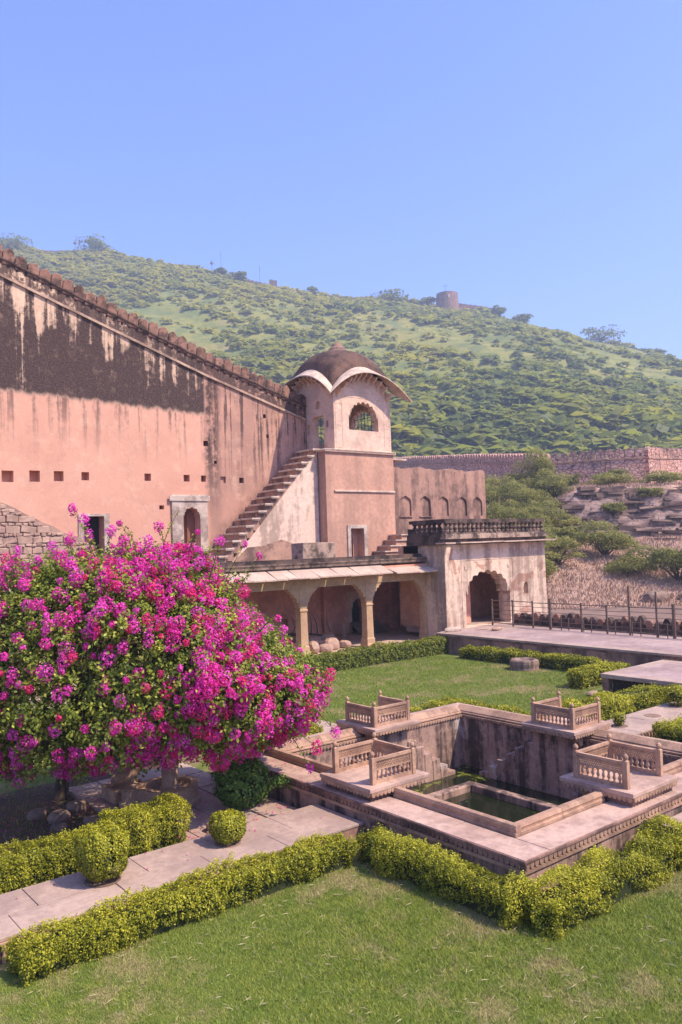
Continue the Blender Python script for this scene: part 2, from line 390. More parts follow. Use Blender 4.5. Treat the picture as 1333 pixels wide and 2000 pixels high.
uu = np.concatenate([np.linspace(40, 110, 120), np.linspace(111, 200, 40), np.linspace(204, 540, 110), np.linspace(550, 900, 20)])
vv = np.concatenate([np.linspace(-900, -260, 20), np.linspace(-250, 0, 80), np.linspace(1, 75, 110), np.linspace(77, 260, 60), np.linspace(270, 900, 20)])
U, V = np.meshgrid(uu, vv, indexing='ij'); Z = terr(U, V)
# ledges on the rock face
kc = np.clip((V/U - .26)/.03, 0, 1)*np.clip(1-np.abs(U-88)/7, 0, 1)*(U < 96)
P3 = np.stack([U, V, Z*2.2], -1).reshape(-1, 3); Uo = U + (snoise(P3, .55, 5)*.9 + snoise(P3, 1.6, 6)*.5).reshape(U.shape)*kc
X, Y = W2(Uo, V); nu, nv = U.shape
Vt = np.stack([X, Y, Z], -1).reshape(-1, 3); idx = np.arange(nu*nv).reshape(nu, nv)
F = np.stack([idx[:-1, :-1], idx[:-1, 1:], idx[1:, 1:], idx[1:, :-1]], -1).reshape(-1, 4)[:, ::-1]
def hill_mat():
    M = Mat('hillside_ground'); u = M.x*float(FH[0]) + M.y*float(FH[1])
    g = M.t.nodes.new('ShaderNodeNewGeometry'); q = M.t.nodes.new('ShaderNodeSeparateXYZ'); M.t.links.new(g.outputs['Normal'], q.inputs[0]); nz = S(M, q.outputs[2])
    cov = M.noise(.11, 7, .7); cov2 = M.noise(.3, 5, .7)
    far = M.mix(M.noise(.012, 6, .6).step(.35, .65), (.19, .2, .035), (.27, .24, .045)); far = M.mix(M.noise(.05, 6, .65).step(.55, .75)*.6, far, (.27, .18, .1)); far = M.mix(cov.step(.42, .6)*.75, far, (.1, .14, .035)); far = M.mix(cov2.step(.5, .68)*.55, far, (.07, .11, .035)); far = M.mix(M.noise(.2, 6, .7).step(.55, .7)*.5, far, (.27, .255, .045))
    dry = M.mix(M.noise(.25, 6, .65).step(.3, .7), (.42, .25, .18), (.3, .18, .125)); dry = M.mix(M.noise(2.2, 5, .7).step(.45, .7)*.6, dry, (.52, .36, .27))
    veg = M.noise(.11, 5, .65).step(.56, .66)*M.z.step(3, 9)*.8; dry = M.mix(veg, dry, (.13, .15, .04))
    rockc = M.mix(M.noise(1.0, 6, .7, vec=M.vec(M.x*.5, M.y*.5, M.z*2.2)).step(.35, .65), (.15, .095, .08), (.38, .255, .2))
    near = M.mix(1.0 - nz.step(.6, .82), dry, rockc)
    col = M.mix(u.step(120, 190), near, far)
    return M.out(col, .95, M.noise(.9, 7, .7)*.5 + M.noise(.25, 5, .7, vec=M.vec(M.x*.5, M.y*.5, M.z*4))*.5, .8, .5)
tag(link('hillside', arr_mesh('hillside', Vt, F), hill_mat(), smooth=True), kind='structure')

# lawns, paths
def sheet(name, poly, z, mat, t=.0):
    m = MB()
    if t: m.prism(poly, 'z', z-t, z)
    else: m.add([(x, y, z) for x, y in poly], [tuple(range(len(poly)))])
    return tag(m.build(name, mat), kind='structure')
sheet('lawn', [(-4, -4), (22, -4), (22, 7.38), (9.1, 7.38), (9.1, 10.9), (-4, 10.9)], .0, M_lawn)
sheet('bare_earth', [(-4, 12.5), (9.1, 12.5), (9.1, 18.5), (-4, 18.5)], .0, stone('shade_darkened_earth', (.11, .065, .05), (.075, .045, .035), amt=.3)); sheet('lawn', [(-4, 18.5), (9.1, 18.5), (9.1, 27.6), (-4, 27.6)], .0, M_lawn)  # bare earth colour darkened to carry the shade under the bougainvillea
sheet('lawn', [(9.1, 15.8), (17.6, 15.8), (17.6, 12.5), (27, 12.5), (27, 27.6), (9.1, 27.6)], .004, M_lawn)
sheet('lawn', [(16.9, -4), (27, -4), (27, 10.8), (16.9, 10.8)], .008, M_lawn)
def path(poly_list, x0, x1, y0, y1, z=.3):
    p = tag(MB().box(x0, x1, y0, y1, -.02, z-.05).build('path', M_edge), kind='structure')
    for (a, b, c, d) in poly_list:
        dz = random.uniform(-.004, .004)
        MB().box(a+.006, b-.006, c+.006, d-.006, z-.05+.001, z+dz).build('slab', M_path, p, bevel=.008)
    return p
sl = []; x = -2.3
while x < 9.1:
    L = 1.25 + .5*random.random(); e = min(x+L, 9.14); sl.append((x, e, 10.93, 11.6)); x = e
x = -1.8
while x < 9.1:
    L = 1.25 + .5*random.random(); e = min(x+L, 9.14); sl.append((x, e, 11.6, 12.35)); x = e
pth = path(sl, -2.3, 9.13, 10.95, 12.33)
mb = MB()
for i in range(44): mb.lathe(2.2 + i*.095, 10.925, [(.026, -.02), (.03, .05), (.018, .1), (.03, .17), (.026, .24)], 6)
mb.box(1.9, 6.5, 10.90, 10.948, .225, .248).build('edge_balusters', M_trim, pth)
path([(12.3, 13.62, -1.0 + k*1.4, .4 + k*1.4) for k in range(6)], 12.32, 13.6, -1, 7.38)
path([(12.3, 13.62, 15.78 + k*1.45, 15.78 + (k+1)*1.45) for k in range(8)], 12.32, 13.6, 15.78, 27.4)
sl = []
for k in range(5): sl += [(16.9 + k*1.3, 16.9 + (k+1)*1.3, 10.94, 11.6), (16.9 + k*1.3, 16.9 + (k+1)*1.3, 11.6, 12.3)]
rp = path(sl, 16.9, 23.4, 10.96, 12.28)
mb = MB()
for i in range(24): mb.lathe(17.2 + i*.13, 10.93, [(.03, -.02), (.035, .05), (.02, .1), (.035, .17), (.03, .24)], 6)
mb.build('edge_balusters', M_trim, rp)
for (px, py, pr_) in ((4.72, 11.78, .27), (6.87, 11.76, .22), (18.44, 11.7, .22), (20.07, 11.72, .22), (21.75, 11.88, .25)):
    MB().lathe(px, py, [(pr_, .301), (pr_, .309)], 18).build('planting_pit', M_soil, pth if px < 10 else rp)

# paving under the bougainvillea
pv = tag(MB().box(6.2, 9.1, 12.45, 17.6, -.02, .05).build('paving', M_edge), kind='structure')
for i in range(4):
    for j in range(5):
        MB().box(6.22 + i*.72, 6.91 + i*.72, 12.47 + j*1.02, 13.46 + j*1.02, .051, .09 + random.uniform(-.012, .012)).build('slab', M_path, pv)

# ------------------------------------------------------------------ stepped pool
PX0, PX1, PY0, PY1 = 9.15, 16.8, 7.41, 15.76     # platform
IX0, IX1, IY0, IY1 = 9.92, 15.85, 8.22, 14.75    # inner faces
pool = thing('stepped_pool', 'sunken square stone pool with a raised deck and four railed balconies', 'pool', (12.8, 11.5, 0))
def ring(mb, a, b, z0, z1):
    (x0, x1, y0, y1), (X0, X1, Y0, Y1) = a, b
    mb.box(X0, X1, Y0, y0, z0, z1); mb.box(X0, X1, y1, Y1, z0, z1); mb.box(X0, x0, y0, y1, z0, z1); mb.box(x1, X1, y0, y1, z0, z1); return mb
ring(MB(), (IX0, IX1, IY0, IY1), (PX0+.05, PX1-.05, PY0+.05, PY1-.05), -1.6, .55).build('pool_wall', M_poolwall, pool)
MB().box(IX0-.1, IX1+.1, IY0-.1, IY1+.1, -1.7, -1.6).build('pool_floor', M_poolwall, pool)
dk = ring(MB(), (IX0-.02, IX1+.02, IY0-.02, IY1+.02), (PX0, PX1, PY0, PY1), .551, .6).build('deck', M_edge, pool, bevel=.01)
# deck slabs
def slabs(x0, x1, y0, y1, nx, ny):
    xs = np.linspace(x0, x1, nx+1); ys = np.linspace(y0, y1, ny+1)
    for i in range(nx):
        for j in range(ny):
            MB().box(xs[i]+.004, xs[i+1]-.004, ys[j]+.004, ys[j+1]-.004, .601, .612 + random.uniform(-.003, .003)).build('slab', M_deck, dk)
slabs(PX0+.02, IX0-.16, PY0+.02, PY1-.02, 1, 5); slabs(IX0-.16, PX1-.02, PY0+.02, IY0-.16, 4, 1)
slabs(IX1+.28, PX1-.02, IY0-.16, PY1-.02, 1, 4); slabs(IX0-.16, IX1+.28, IY1+.32, PY1-.02, 4, 1)
# outer faces: plinth course and scalloped edge
ring(MB(), (PX0+.06, PX1-.06, PY0+.06, PY1-.06), (PX0+.02, PX1-.02, PY0+.02, PY1-.02), .40, .455).build('string_course', M_trim, dk)
def scallop_mesh(w, h, t):
    m = MB(); poly = [(-w/2, 0)] + [(w/2*math.cos(a)*-1, -h*.35 - h*.65*math.sin(a)) for a in np.linspace(0, math.pi, 7)] + [(w/2, 0)]
    return m.prism(poly, 'y', -t, 0).mesh()
sm = scallop_mesh(.092, .10, .035); sm.materials.append(M_trim)
def scallops(me, n, p0, p1, rz, parent, name='scallop'):
    p0 = Vector(p0); p1 = Vector(p1)
    for i in range(n):
        p = p0.lerp(p1, (i+.5)/n); o = link(name, me, None, parent, p); o.rotation_euler.z = rz
scallops(sm, 70, (PX0+.02, PY0+.05, .55), (PX1, PY0+.05, .55), 0, dk)
sm2 = scallop_mesh(.092, .09, .022); sm2.materials.append(M_edge)
def merged_scallops(name, mat, segs, parent, w=.1, h=.09, t=.03):
    m = MB(); poly = [(-w*.46, 0)] + [(-w*.46*math.cos(a), -h*.35 - h*.65*math.sin(a)) for a in np.linspace(0, math.pi, 6)] + [(w*.46, 0)]
    for p0, p1, nrm in segs:
        p0 = Vector(p0); p1 = Vector(p1); L = (p1-p0).length; n = max(1, int(L/w)); d = (p1-p0)/L; nv = Vector(nrm)
        for i in range(n):
            c = p0 + d*((i+.5)*L/n)
            v = [c + d*a + Vector((0, 0, b)) for a, b in poly] + [c + d*a + nv*t + Vector((0, 0, b)) for a, b in poly]; k = len(poly)
            m.add(v, [tuple(range(k)), tuple(range(2*k-1, k-1, -1))] + [(i_, k+i_, k+(i_+1) % k, (i_+1) % k) for i_ in range(k)])
    return m.build(name, mat, parent)
merged_scallops('deck_scallops', M_edge, [((PX0+.05, PY0, .55), (PX0+.05, PY1, .55), (-1, 0, 0)), ((PX1-.05, PY0, .55), (PX1-.05, PY1, .55), (1, 0, 0)), ((PX0, PY1-.05, .55), (PX1, PY1-.05, .55), (0, 1, 0))], dk)
# low parapets (near sides) and sloping copings (far sides)
def prof_run(name, prof, axis, a0, a1, mat, parent): return MB().prism(prof, axis, a0, a1).build(name, mat, parent, bevel=.008)
near_prof = lambda o, s: [(o, .6), (o, .66), (o+s*.02, .67), (o+s*.02, .71), (o+s*.005, .72), (o+s*.03, .775), (o+s*.14, .775), (o+s*.14, .6)]
BY0, BY1 = 10.85, 12.33; BX0, BX1 = 12.2, 13.68
for a0, a1 in ((8.08, 9.5), (9.503, BY0), (BY1, 13.7), (13.703, 15.1)): prof_run('parapet', near_prof(9.78, 1), 'x', 0, 0, M_trim, pool) if False else MB().prism([(p[0], p[1]) for p in near_prof(9.78, 1)], 'y', a0, a1).build('parapet', M_trim, pool, bevel=.006)
for a0, a1 in ((9.92, 11.0), (11.003, BX0), (BX1, 14.8), (14.803, 16.0)): MB().prism([(p[0], p[1]) for p in near_prof(8.08, 1)], 'x', a0, a1).build('parapet', M_trim, pool, bevel=.006)
far_prof = lambda o: [(o, .6), (o, .63), (o+.035, .64), (o+.035, .67), (o+.2, .785), (o+.25, .785), (o+.25, .6)]
for a0, a1 in ((8.22, 9.6), (9.603, BY0+.1), (BY1-.2, 13.5), (13.503, IY1+.25)): MB().prism(far_prof(IX1), 'y', a0, a1).build('coping', M_trim, pool, bevel=.006)
for a0, a1 in ((9.92, 11.2), (11.203, BX0+.15), (BX1-.15, 14.7), (14.703, IX1)): MB().prism(far_prof(IY1), 'x', a0, a1).build('coping', M_trim, pool, bevel=.006)
merged_scallops('coping_scallops', M_trim, [((IX1, IY0, .58), (IX1, IY1, .58), (-1, 0, 0)), ((IX0, IY1, .58), (IX1, IY1, .58), (0, -1, 0))], pool, .095, .075, .04)
# steps beside the two farther balconies, and lower basin
def steps_x(x_start, sgn, ytop, wdt):
    for i in range(6):
        a = x_start + sgn*i*.27; b = a + sgn*.27; z = .34 - i*.2
        MB().box(min(a, b), max(a, b)-.002, ytop-wdt, ytop+.01, -1.6, z, jit=.008).build('step', M_poolwall, pool, bevel=.02)
def steps_y(y_start, sgn, xtop, wdt):
    for i in range(6):
        a = y_start + sgn*i*.29; b = a + sgn*.29; z = .34 - i*.2
        MB().box(xtop-wdt, xtop+.01, min(a, b), max(a, b)-.002, -1.6, z, jit=.008).build('step', M_poolwall, pool, bevel=.02)
steps_x(13.48, 1, IY1, .42); steps_x(12.45, -1, IY1, .42)
steps_y(12.1, 1, IX1, .42); steps_y(11.0, -1, IX1, .42)
MB().box(12.45, 13.48, IY1-.38, IY1+.01, -1.6, .62).build('balcony_pier', M_poolwall, pool)
MB().box(IX1-.42, IX1+.01, 11.0, 12.1, -1.6, .62).build('balcony_pier', M_poolwall, pool)
ring(MB(), (11.3, 14.3, 9.4, 13.1), (11.06, 14.54, 9.16, 13.34), -1.6, -.6).build('basin_wall', M_poolwall, pool, bevel=.03)
def water_mat():
    M = Mat('pool_water'); a = M.noise(1.3, 6, .65, dist=.6); edge = (M.y.step(12.6, 14.6)*.10 + M.x.step(15.0, 15.8)*.03)
    alg = (a + edge).step(.60, .66)*M.noise(9, 4, .7).step(.42, .6)
    col = M.mix(alg, (.012, .016, .006), (.17, .19, .015)); r = alg*.5 + .06
    return M.out(col, r, M.noise(3.5, 3, .5), .08, .02, spec=.5)
tag(MB().box(IX0-.01, IX1+.01, IY0-.01, IY1+.01, -1.59, -.76).build('water', water_mat()), kind='structure')

# balconies: floor slab, skirt of scallops, turned balusters below a pierced lattice, four posts with bud finials
def balcony(loc, rz, label):
    t = thing('balcony', label, 'balcony', loc, 'carved balconies round the pool'); t.rotation_euler.z = rz
    O = Vector(loc)
    def b(m, name, mat, par=t, bevel=0): me = m.mesh(); me.materials.append(mat); o = bpy.data.objects.new(name, me); COL.objects.link(o); o.parent = par; \
        (lambda q: (setattr(q, 'width', bevel), setattr(q, 'segments', 2), setattr(q, 'limit_method', 'ANGLE')))(o.modifiers.new('bevel', 'BEVEL')) if bevel else None; return o
    # local frame: +x towards the pool, open side at -x, z=0 at deck level
    sl = b(MB().box(-.74, .74, -.74, .74, .17, .245), 'floor_slab', M_deck, bevel=.01)
    b(MB().box(-.66, .1, -.64, .64, 0.0, .168), 'plinth', M_edge)
    m = MB(); poly = [(-.045, 0)] + [(-.045*math.cos(a), -.03 - .055*math.sin(a)) for a in np.linspace(0, math.pi, 6)] + [(.045, 0)]; k = len(poly)
    for sx, sy, ax in ((1, 0, 'y'), (-1, 0, 'y'), (0, 1, 'x'), (0, -1, 'x')):
        for i in range(15):
            c = -.7 + (i+.5)*1.4/15
            pts = [((.7*sx, c + p, .17+q) if ax == 'y' else (c + p, .7*sy, .17+q)) for p, q in poly]
            pt2 = [((.735*sx, c + p, .17+q) if ax == 'y' else (c + p, .735*sy, .17+q)) for p, q in poly]
            m.add(pts + pt2, [tuple(range(k)), tuple(range(2*k-1, k-1, -1))] + [(j, k+j, k+(j+1) % k, (j+1) % k) for j in range(k)])
    b(m, 'scallops', M_trim, sl)
    for sx, sy in ((-1, -1), (-1, 1), (1, -1), (1, 1)):
        cx, cy = sx*.5, sy*.54
        po = b(MB().box(cx-.045, cx+.045, cy-.045, cy+.045, .245, .72), 'post', M_rail, bevel=.008)
        b(MB().lathe(cx, cy, [(.03, .72), (.022, .735), (.042, .76), (.048, .785), (.036, .815), (.012, .835), (.004, .85)], 10), 'finial', M_rail, po)
    def panel(p0, p1):
        p0 = Vector(p0); p1 = Vector(p1); L = (p1-p0).length; d = (p1-p0)/L; nn = Vector((-d.y, d.x, 0))
        def bar(m, a, z0, c, z1, w, t=.028):    # bar in the panel plane
            A = p0 + d*a + Vector((0, 0, z0)); B = p0 + d*c + Vector((0, 0, z1)); e = (B-A).normalized(); s = e.cross(nn)*w/2; k2 = nn*t/2
            m.add([A-s-k2, A+s-k2, B+s-k2, B-s-k2, A-s+k2, A+s+k2, B+s+k2, B-s+k2], [(3, 2, 1, 0), (4, 5, 6, 7), (0, 1, 5, 4), (1, 2, 6, 5), (2, 3, 7, 6), (3, 0, 4, 7)])
        m = MB(); bar(m, .03, .28, L-.03, .28, .07, .05); bar(m, .03, .675, L-.03, .675, .05, .06); bar(m, .03, .495, L-.03, .495, .022, .04)
        bar(m, .05, .29, .05, .67, .05, .045); bar(m, L-.05, .29, L-.05, .67, .05, .045)
        pn = b(m, 'panel', M_rail)
        m = MB(); n = max(5, int(round((L-.2)/.098)))
        for i in range(n):
            q = p0 + d*(.075 + (L-.15)*(i+.5)/n)
            m.lathe(q.x, q.y, [(.024, .315), (.024, .33), (.016, .345), (.03, .375), (.033, .395), (.02, .43), (.016, .455), (.027, .47), (.027, .485)], 8)
        b(m, 'balusters', M_rail, pn)
        m = MB(); h = .145; z0 = .505; nd = int((L-.14)/.075); wd = (L-.14)/nd
        for r in range(2):
            zz = z0 + r*h/2
            for i in range(nd):
                a = .07 + i*wd; bar(m, a, zz, a+wd/2, zz+h/2, .012, .026); bar(m, a+wd/2, zz+h/2, a+wd, zz, .012, .024)
                bar(m, a, zz+h/2, a+wd/2, zz, .012, .022); bar(m, a+wd/2, zz, a+wd, zz+h/2, .012, .02)
        b(m, 'lattice', M_rail, pn)
    panel((-.5, -.54, 0), (.5, -.54, 0)); panel((-.5, .54, 0), (.5, .54, 0)); panel((.5, -.54, 0), (.5, .54, 0))
    for sy in (-1, 1):
        b(MB().prism([(.18, .17), (.66, .17), (.66, .1), (.5, .08), (.44, -.02), (.34, -.06), (.3, -.14), (.18, -.16)], 'y', sy*.5-.06, sy*.5+.06), 'bracket', M_trim)
    return t
balcony((9.97, 11.58, .61), 0, 'carved stone balcony standing on the deck where the hedge-lined path meets the pool')
balcony((12.93, 8.27, .61), math.pi/2, 'carved stone balcony beside the deck edge with sunlit scallops')
balcony((13.0, 14.89, .61), -math.pi/2, 'carved stone balcony with a rounded pale stone standing behind it')
balcony((15.86, 11.46, .61), math.pi, 'carved stone balcony over stained stairs with a slab path leading away behind it')
# step block where the path reaches the deck
# ------------------------------------------------------------------ veranda (colonnade) below the fort wall
vb = thing('veranda', 'long sandstone veranda with bracketed columns and sloping slab eaves', 'veranda', (20, 30, 0))
VX0, VX1 = 4.0, 30.5
MB().box(VX0, 31.0, 27.55, 34.2, -.02, .4).build('floor', M_eave, vb)
back = MB()
wall(back, (0, 33.5, 0), (1, 0, 0), (0, 1, 0), VX0, 33.2, .4, 4.2, .6,
     [cusped(27.62, 28.52, .4, 1.7, 2.2, 7, .55), rect(23.05, 23.4, 1.15, 1.5, .3)])
back.build('back_wall', M_back, vb)
MB().box(25.55, 26.05, 33.25, 33.499, .4, 4.2).build('pilaster', M_back, vb)
MB().box(30.35, 30.75, 33.2, 33.499, .4, 4.2).build('pilaster', M_back, vb)
MB().box(31.0, 31.4, 28.3, 33.499, .4, 4.2).build('end_wall', M_back, vb)
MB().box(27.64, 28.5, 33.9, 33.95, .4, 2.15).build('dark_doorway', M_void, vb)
fr = MB(); wall(fr, (0, 33.44, 0), (1, 0, 0), (0, 1, 0), 27.3, 28.95, .4, 2.62, .06, [cusped(27.6, 28.54, .4, 1.7, 2.22, 7, None)])
fr = fr.build('door_frame', M_chh, vb)
for i in range(8):
    for x in (27.42, 28.8): MB().box(x-.05, x+.05, 33.41, 33.438, .55 + i*.25, .7 + i*.25).build('carved_block', M_chajja, fr)
ac = MB(); wall(ac, (0, 33.46, 0), (1, 0, 0), (0, 1, 0), 31.45, 32.3, 1.5, 2.62, .04, [rect(31.58, 32.17, 1.65, 2.5, .02)]); ac.build('framed_panel', M_white, vb)
COLX = [9.2, 12.95, 16.72, 20.5, 24.28, 28.05]
def bracket(m, x, y, s, z):
    poly = [(x, z+.62), (x + s*.78, z+.62), (x + s*.78, z+.53), (x + s*.66, z+.51), (x + s*.63, z+.40), (x + s*.5, z+.38), (x + s*.47, z+.24), (x + s*.36, z+.21), (x + s*.34, z+.04), (x + s*.26, z+.0), (x + s*.24, z-.22), (x, z-.26)]
    if s < 0: poly = poly[::-1]
    m.prism(poly, 'y', y-.17, y+.17)
for x in COLX:
    o = MB(); o.lathe(x, 28.3, [(.37, .4), (.37, .55), (.33, .58), (.33, .8), (.285, .84), (.26, 2.2), (.255, 2.3), (.3, 2.33), (.3, 2.4), (.255, 2.43), (.27, 2.62), (.31, 2.66), (.31, 2.72)], 4 if x != 28.05 else 4)
    c = o.build('column', M_col, vb, loc=(x, 28.3, .4), bevel=.015)
    m = MB()
    for s in ((-1, 1) if x < 28 else (-1,)): bracket(m, x, 28.3, s, 2.72)
    m.box(x-.23, x+.23, 28.105, 28.495, 2.66, 3.34); m.build('bracket', M_col, c, bevel=.01)
MB().box(VX0, 28.3, 28.1, 28.5, 3.341, 3.72).build('beam', M_col, vb, bevel=.01)
MB().box(VX0, 28.05, 28.05, 28.55, 3.721, 4.12).build('frieze', M_back, vb)
# sloping eave slabs, one by one
x = VX0
while x < 25.0:
    w = .52 + .12*random.random(); e = min(x + w, 25.05); dz = random.uniform(-.015, .015); sk = random.uniform(-.05, .05)
    v = [(x+.008, 27.25, 3.78+dz), (e-.008, 27.25, 3.78+dz), (e-.008+sk, 28.2, 4.16), (x+.008+sk, 28.2, 4.16)]
    v += [(a, b, c+.055) for a, b, c in v]
    MB().add(v, [(3, 2, 1, 0), (4, 5, 6, 7), (0, 1, 5, 4), (1, 2, 6, 5), (2, 3, 7, 6), (3, 0, 4, 7)]).build('eave_slab', M_eave, vb); x = e
x = 25.25
while x < 28.4:
    w = .66 + .14*random.random(); e = min(x + w, 28.45); dz = random.uniform(-.015, .015)
    v = [(x+.008, 27.2, 3.74+dz), (e-.008, 27.2, 3.74+dz), (e-.008, 28.2, 4.02), (x+.008, 28.2, 4.02)]
    if e < 28.01 or True: v = [(min(a, 27.97), b, c) if b > 26.9 else (a, b, c) for a, b, c in v]
    v += [(a, b, c+.055) for a, b, c in v]
    MB().add(v, [(3, 2, 1, 0), (4, 5, 6, 7), (0, 1, 5, 4), (1, 2, 6, 5), (2, 3, 7, 6), (3, 0, 4, 7)]).build('eave_slab', M_eave, vb); x = e
    if x > 27.9: break
MB().box(VX0, 31.0, 28.06, 37.5, 4.23, 4.46).build('roof', M_dark, vb); MB().box(VX0, 31.0, 28.552, 33.49, 4.16, 4.228).build('ceiling', M_eave, vb)
m = MB()
for i in range(300): a = 16.0 + i*.04; m.box(a, a+.024, 27.99, 28.05, 4.34, 4.385)
m.box(VX0, 27.97, 27.98, 28.059, 4.39, 4.45); m.box(VX0, 27.97, 28.0, 28.059, 4.23, 4.33); m.build('dentil_cornice', M_dark2, vb)
MB().box(VX0, 27.95, 28.3, 28.6, 4.461, 4.62, jit=.01).build('roof_kerb', M_dark, vb)
tag(MB().box(21.2, 23.05, 29.0, 29.9, 4.46, 5.32, jit=.02).build('masonry_block', stone('block_plaster', (.5, .35, .29), (.4, .27, .22), (.07, .045, .04), .9, 1.8), loc=(22.1, 29.4, 4.46), bevel=.03), 'stained pale masonry block on the veranda roof in front of the staircase', 'block')
# stones, logs and broken slabs stored in the veranda
dbl = [('pale broken carved capital lying in the veranda between two columns', 22.6, 28.9, .42, .3, .3, 0), ('upright cut block standing in the rubble of the veranda beside the column', 21.3, 28.6, .33, .26, .3, 1), ('rounded boulder next to the cut block in the veranda rubble', 21.95, 28.55, .34, .24, .2, 2),
       ('large tilted slab fragment in the heap behind the column', 22.1, 30.2, .6, .35, .25, 3), ('low rough stone at the right end of the veranda rubble', 23.4, 28.95, .3, .22, .2, 4), ('grey stone lying under the eaves beside a long log', 20.0, 30.0, .45, .3, .25, 5),
       ('small dark stone deep in the veranda heap', 23.6, 31.5, .35, .25, .22, 6), ('flat worn stone leaning on the heap near the back wall', 24.6, 32.0, .5, .3, .2, 7), ('squared stone trough piece in the veranda heap', 22.9, 30.9, .45, .35, .28, 8), ('knobbly stone among the twigs of the veranda heap', 21.4, 31.4, .4, .3, .26, 9)]
for lab, x, y, a, b_, c, sd_ in dbl:
    o = link('stone', rock_mesh((a, b_, c), 60+sd_), M_rubble, loc=(x, y, .4 + c*.8)); o.rotation_euler.z = sd_*1.3; tag(o, lab, 'stone')
for lab, x0, x1, y, h in (('long low squared slab standing on edge in the veranda', 20.9, 22.3, 29.45, .42), ('shorter squared slab on edge beside the doorway side of the rubble', 22.35, 23.3, 29.5, .38)):
    tag(MB().box(x0, x1, y, y+.18, .4, .4+h, jit=.02).build('stone_slab', M_rubble, loc=((x0+x1)/2, y, .4), bevel=.015), lab, 'slab')
m = MB(); m.tube([(20.9, 31.5, .7), (22.0, 31.2, 1.0), (23.6, 31.6, .8), (25.0, 32.2, .6)], [.07, .08, .06, .03], 7)
for k in range(7): a = 22 + k*.4; m.tube([(a, 31.3, .9), (a+.2, 31.2+.1*k, 1.3), (a + random.uniform(-.3, .3), 31.4, 1.7 + .2*random.random())], [.03, .02, .008], 5)
tag(m.build('dead_branch', M_bark, loc=(22.5, 31.3, .45)), 'dry leafless branch lying across the veranda rubble', 'branch')
m = MB(); m.lathe(26.3, 32.6, [(.16, .4), (.17, .5), (.14, .62), (.1, .8), (.08, .98), (.03, 1.05)], 12)
tag(m.build('stone_finial', M_rubble, loc=(26.3, 32.6, .4)), 'small upright tapering stone finial standing near the veranda doorway', 'finial')
v = [(27.1, 32.2, .42), (28.7, 31.8, .42), (28.9, 32.9, .95), (27.3, 33.2, .95)]; v += [(a, b, c+.05) for a, b, c in v]
tag(MB().add(v, [(3, 2, 1, 0), (4, 5, 6, 7), (0, 1, 5, 4), (1, 2, 6, 5), (2, 3, 7, 6), (3, 0, 4, 7)]).build('leaning_board', stone('grey_board', (.2, .16, .15), (.14, .11, .105)), loc=(28, 32.4, .4)), 'dark grey flat board leaning before the veranda doorway', 'board')

# ------------------------------------------------------------------ fort wall
fw = thing('fort_wall', 'tall salmon plastered fort wall with black stains and a row of merlons', 'wall', (16, 36, 4))
zs = lambda x: max(17.5 - .333*(x-10.3), 14.15 - .293*(x-20.4))
ops = []
for x, z, w, h in ((10.52, 8.64, .5, .5), (11.68, 8.68, .46, .5), (12.75, 8.71, .44, .46), (13.98, 8.74, .36, .38), (17.09, 8.78, .34, .36), (19.2, 8.79, .34, .34), (20.16, 8.79, .28, .32), (22.43, 8.76, .28, .28), (20.34, 10.61, .28, .28), (20.88, 9.66, .16, .16), (24.01, 12.3, .18, .22), (24.17, 11.21, .16, .2), (17.79, 7.31, .26, .2), (9.3, 8.62, .5, .5)):
    ops.append(rect(x-w/2, x+w/2, z-h/2, z+h/2, .45))
ops.append(rect(21.31-.16, 21.31+.16, 8.76-.17, 8.76+.17, .12))
ops.append(rect(13.85, 14.83, 4.5, 6.89, .9)); ops.append(cusped(18.93, 19.85, 4.5, 6.85, 7.3, 5, .9))
m = MB(); wall(m, (0, 36, 0), (1, 0, 0), (0, 1, 0), 4, 26.8, 4.0, lambda x: zs(x) + .8, 1.3, ops, 40); m.build('wall_face', M_fort, fw)
MB().box(13.87, 14.81, 36.6, 36.65, 4.5, 6.87).build('dark_doorway', M_void, fw)
MB().box(19.4, 19.84, 36.45, 36.5, 4.5, 7.2).build('timber_door', stone('red_timber', (.3, .12, .09), (.24, .09, .07)), fw)
def zrun(name, mat, dz0, dz1, y0, y1, n=1):
    for a, b in ((4, 12.0), (12.0, 20.4), (20.4, 26.8)):
        MB().prism([(a, zs(a)+dz0), (b, zs(b)+dz0), (b, zs(b)+dz1), (a, zs(a)+dz1)], 'y', y0, y1).build(name, mat, fw)
zrun('string_course', stone('string_stone', (.6, .44, .33), (.48, .33, .25), (.1, .06, .05), .55, 1.5), -.06, .06, 35.9, 35.998)
zrun('coping', M_dark, .74, .82, 35.9, 35.998)
hp = MB(); k = 0
for i in range(58):     # little drain holes under the coping
    x = 5.0 + i*.375; hp.box(x, x+.11, 35.985, 35.997, zs(x)+.5, zs(x)+.62)
hp.build('drain_holes', M_void, fw)
for i in range(43):
    x = 4.1 + i*.527; w = .268; z0 = zs(x+w) + .77; h = .68 + random.uniform(-.12, .06)
    me = MB(); tp = random.uniform(.8, 1.1)
    me.prism([(-w, -.15), (w, -.15), (w, h*.5), (w*.86, h*.72), (w*.5, h*.9), (0, h*tp), (-w*.5, h*.9), (-w*.86, h*.72), (-w, h*.5)], 'y', -.04, .5)
    o = link('merlon', me.mesh(), M_merlon, fw, (x + .264, 35.99, z0), bevel=.06); o.rotation_euler = (random.uniform(-.03, .03), random.uniform(-.03, .03)+.12, 0)
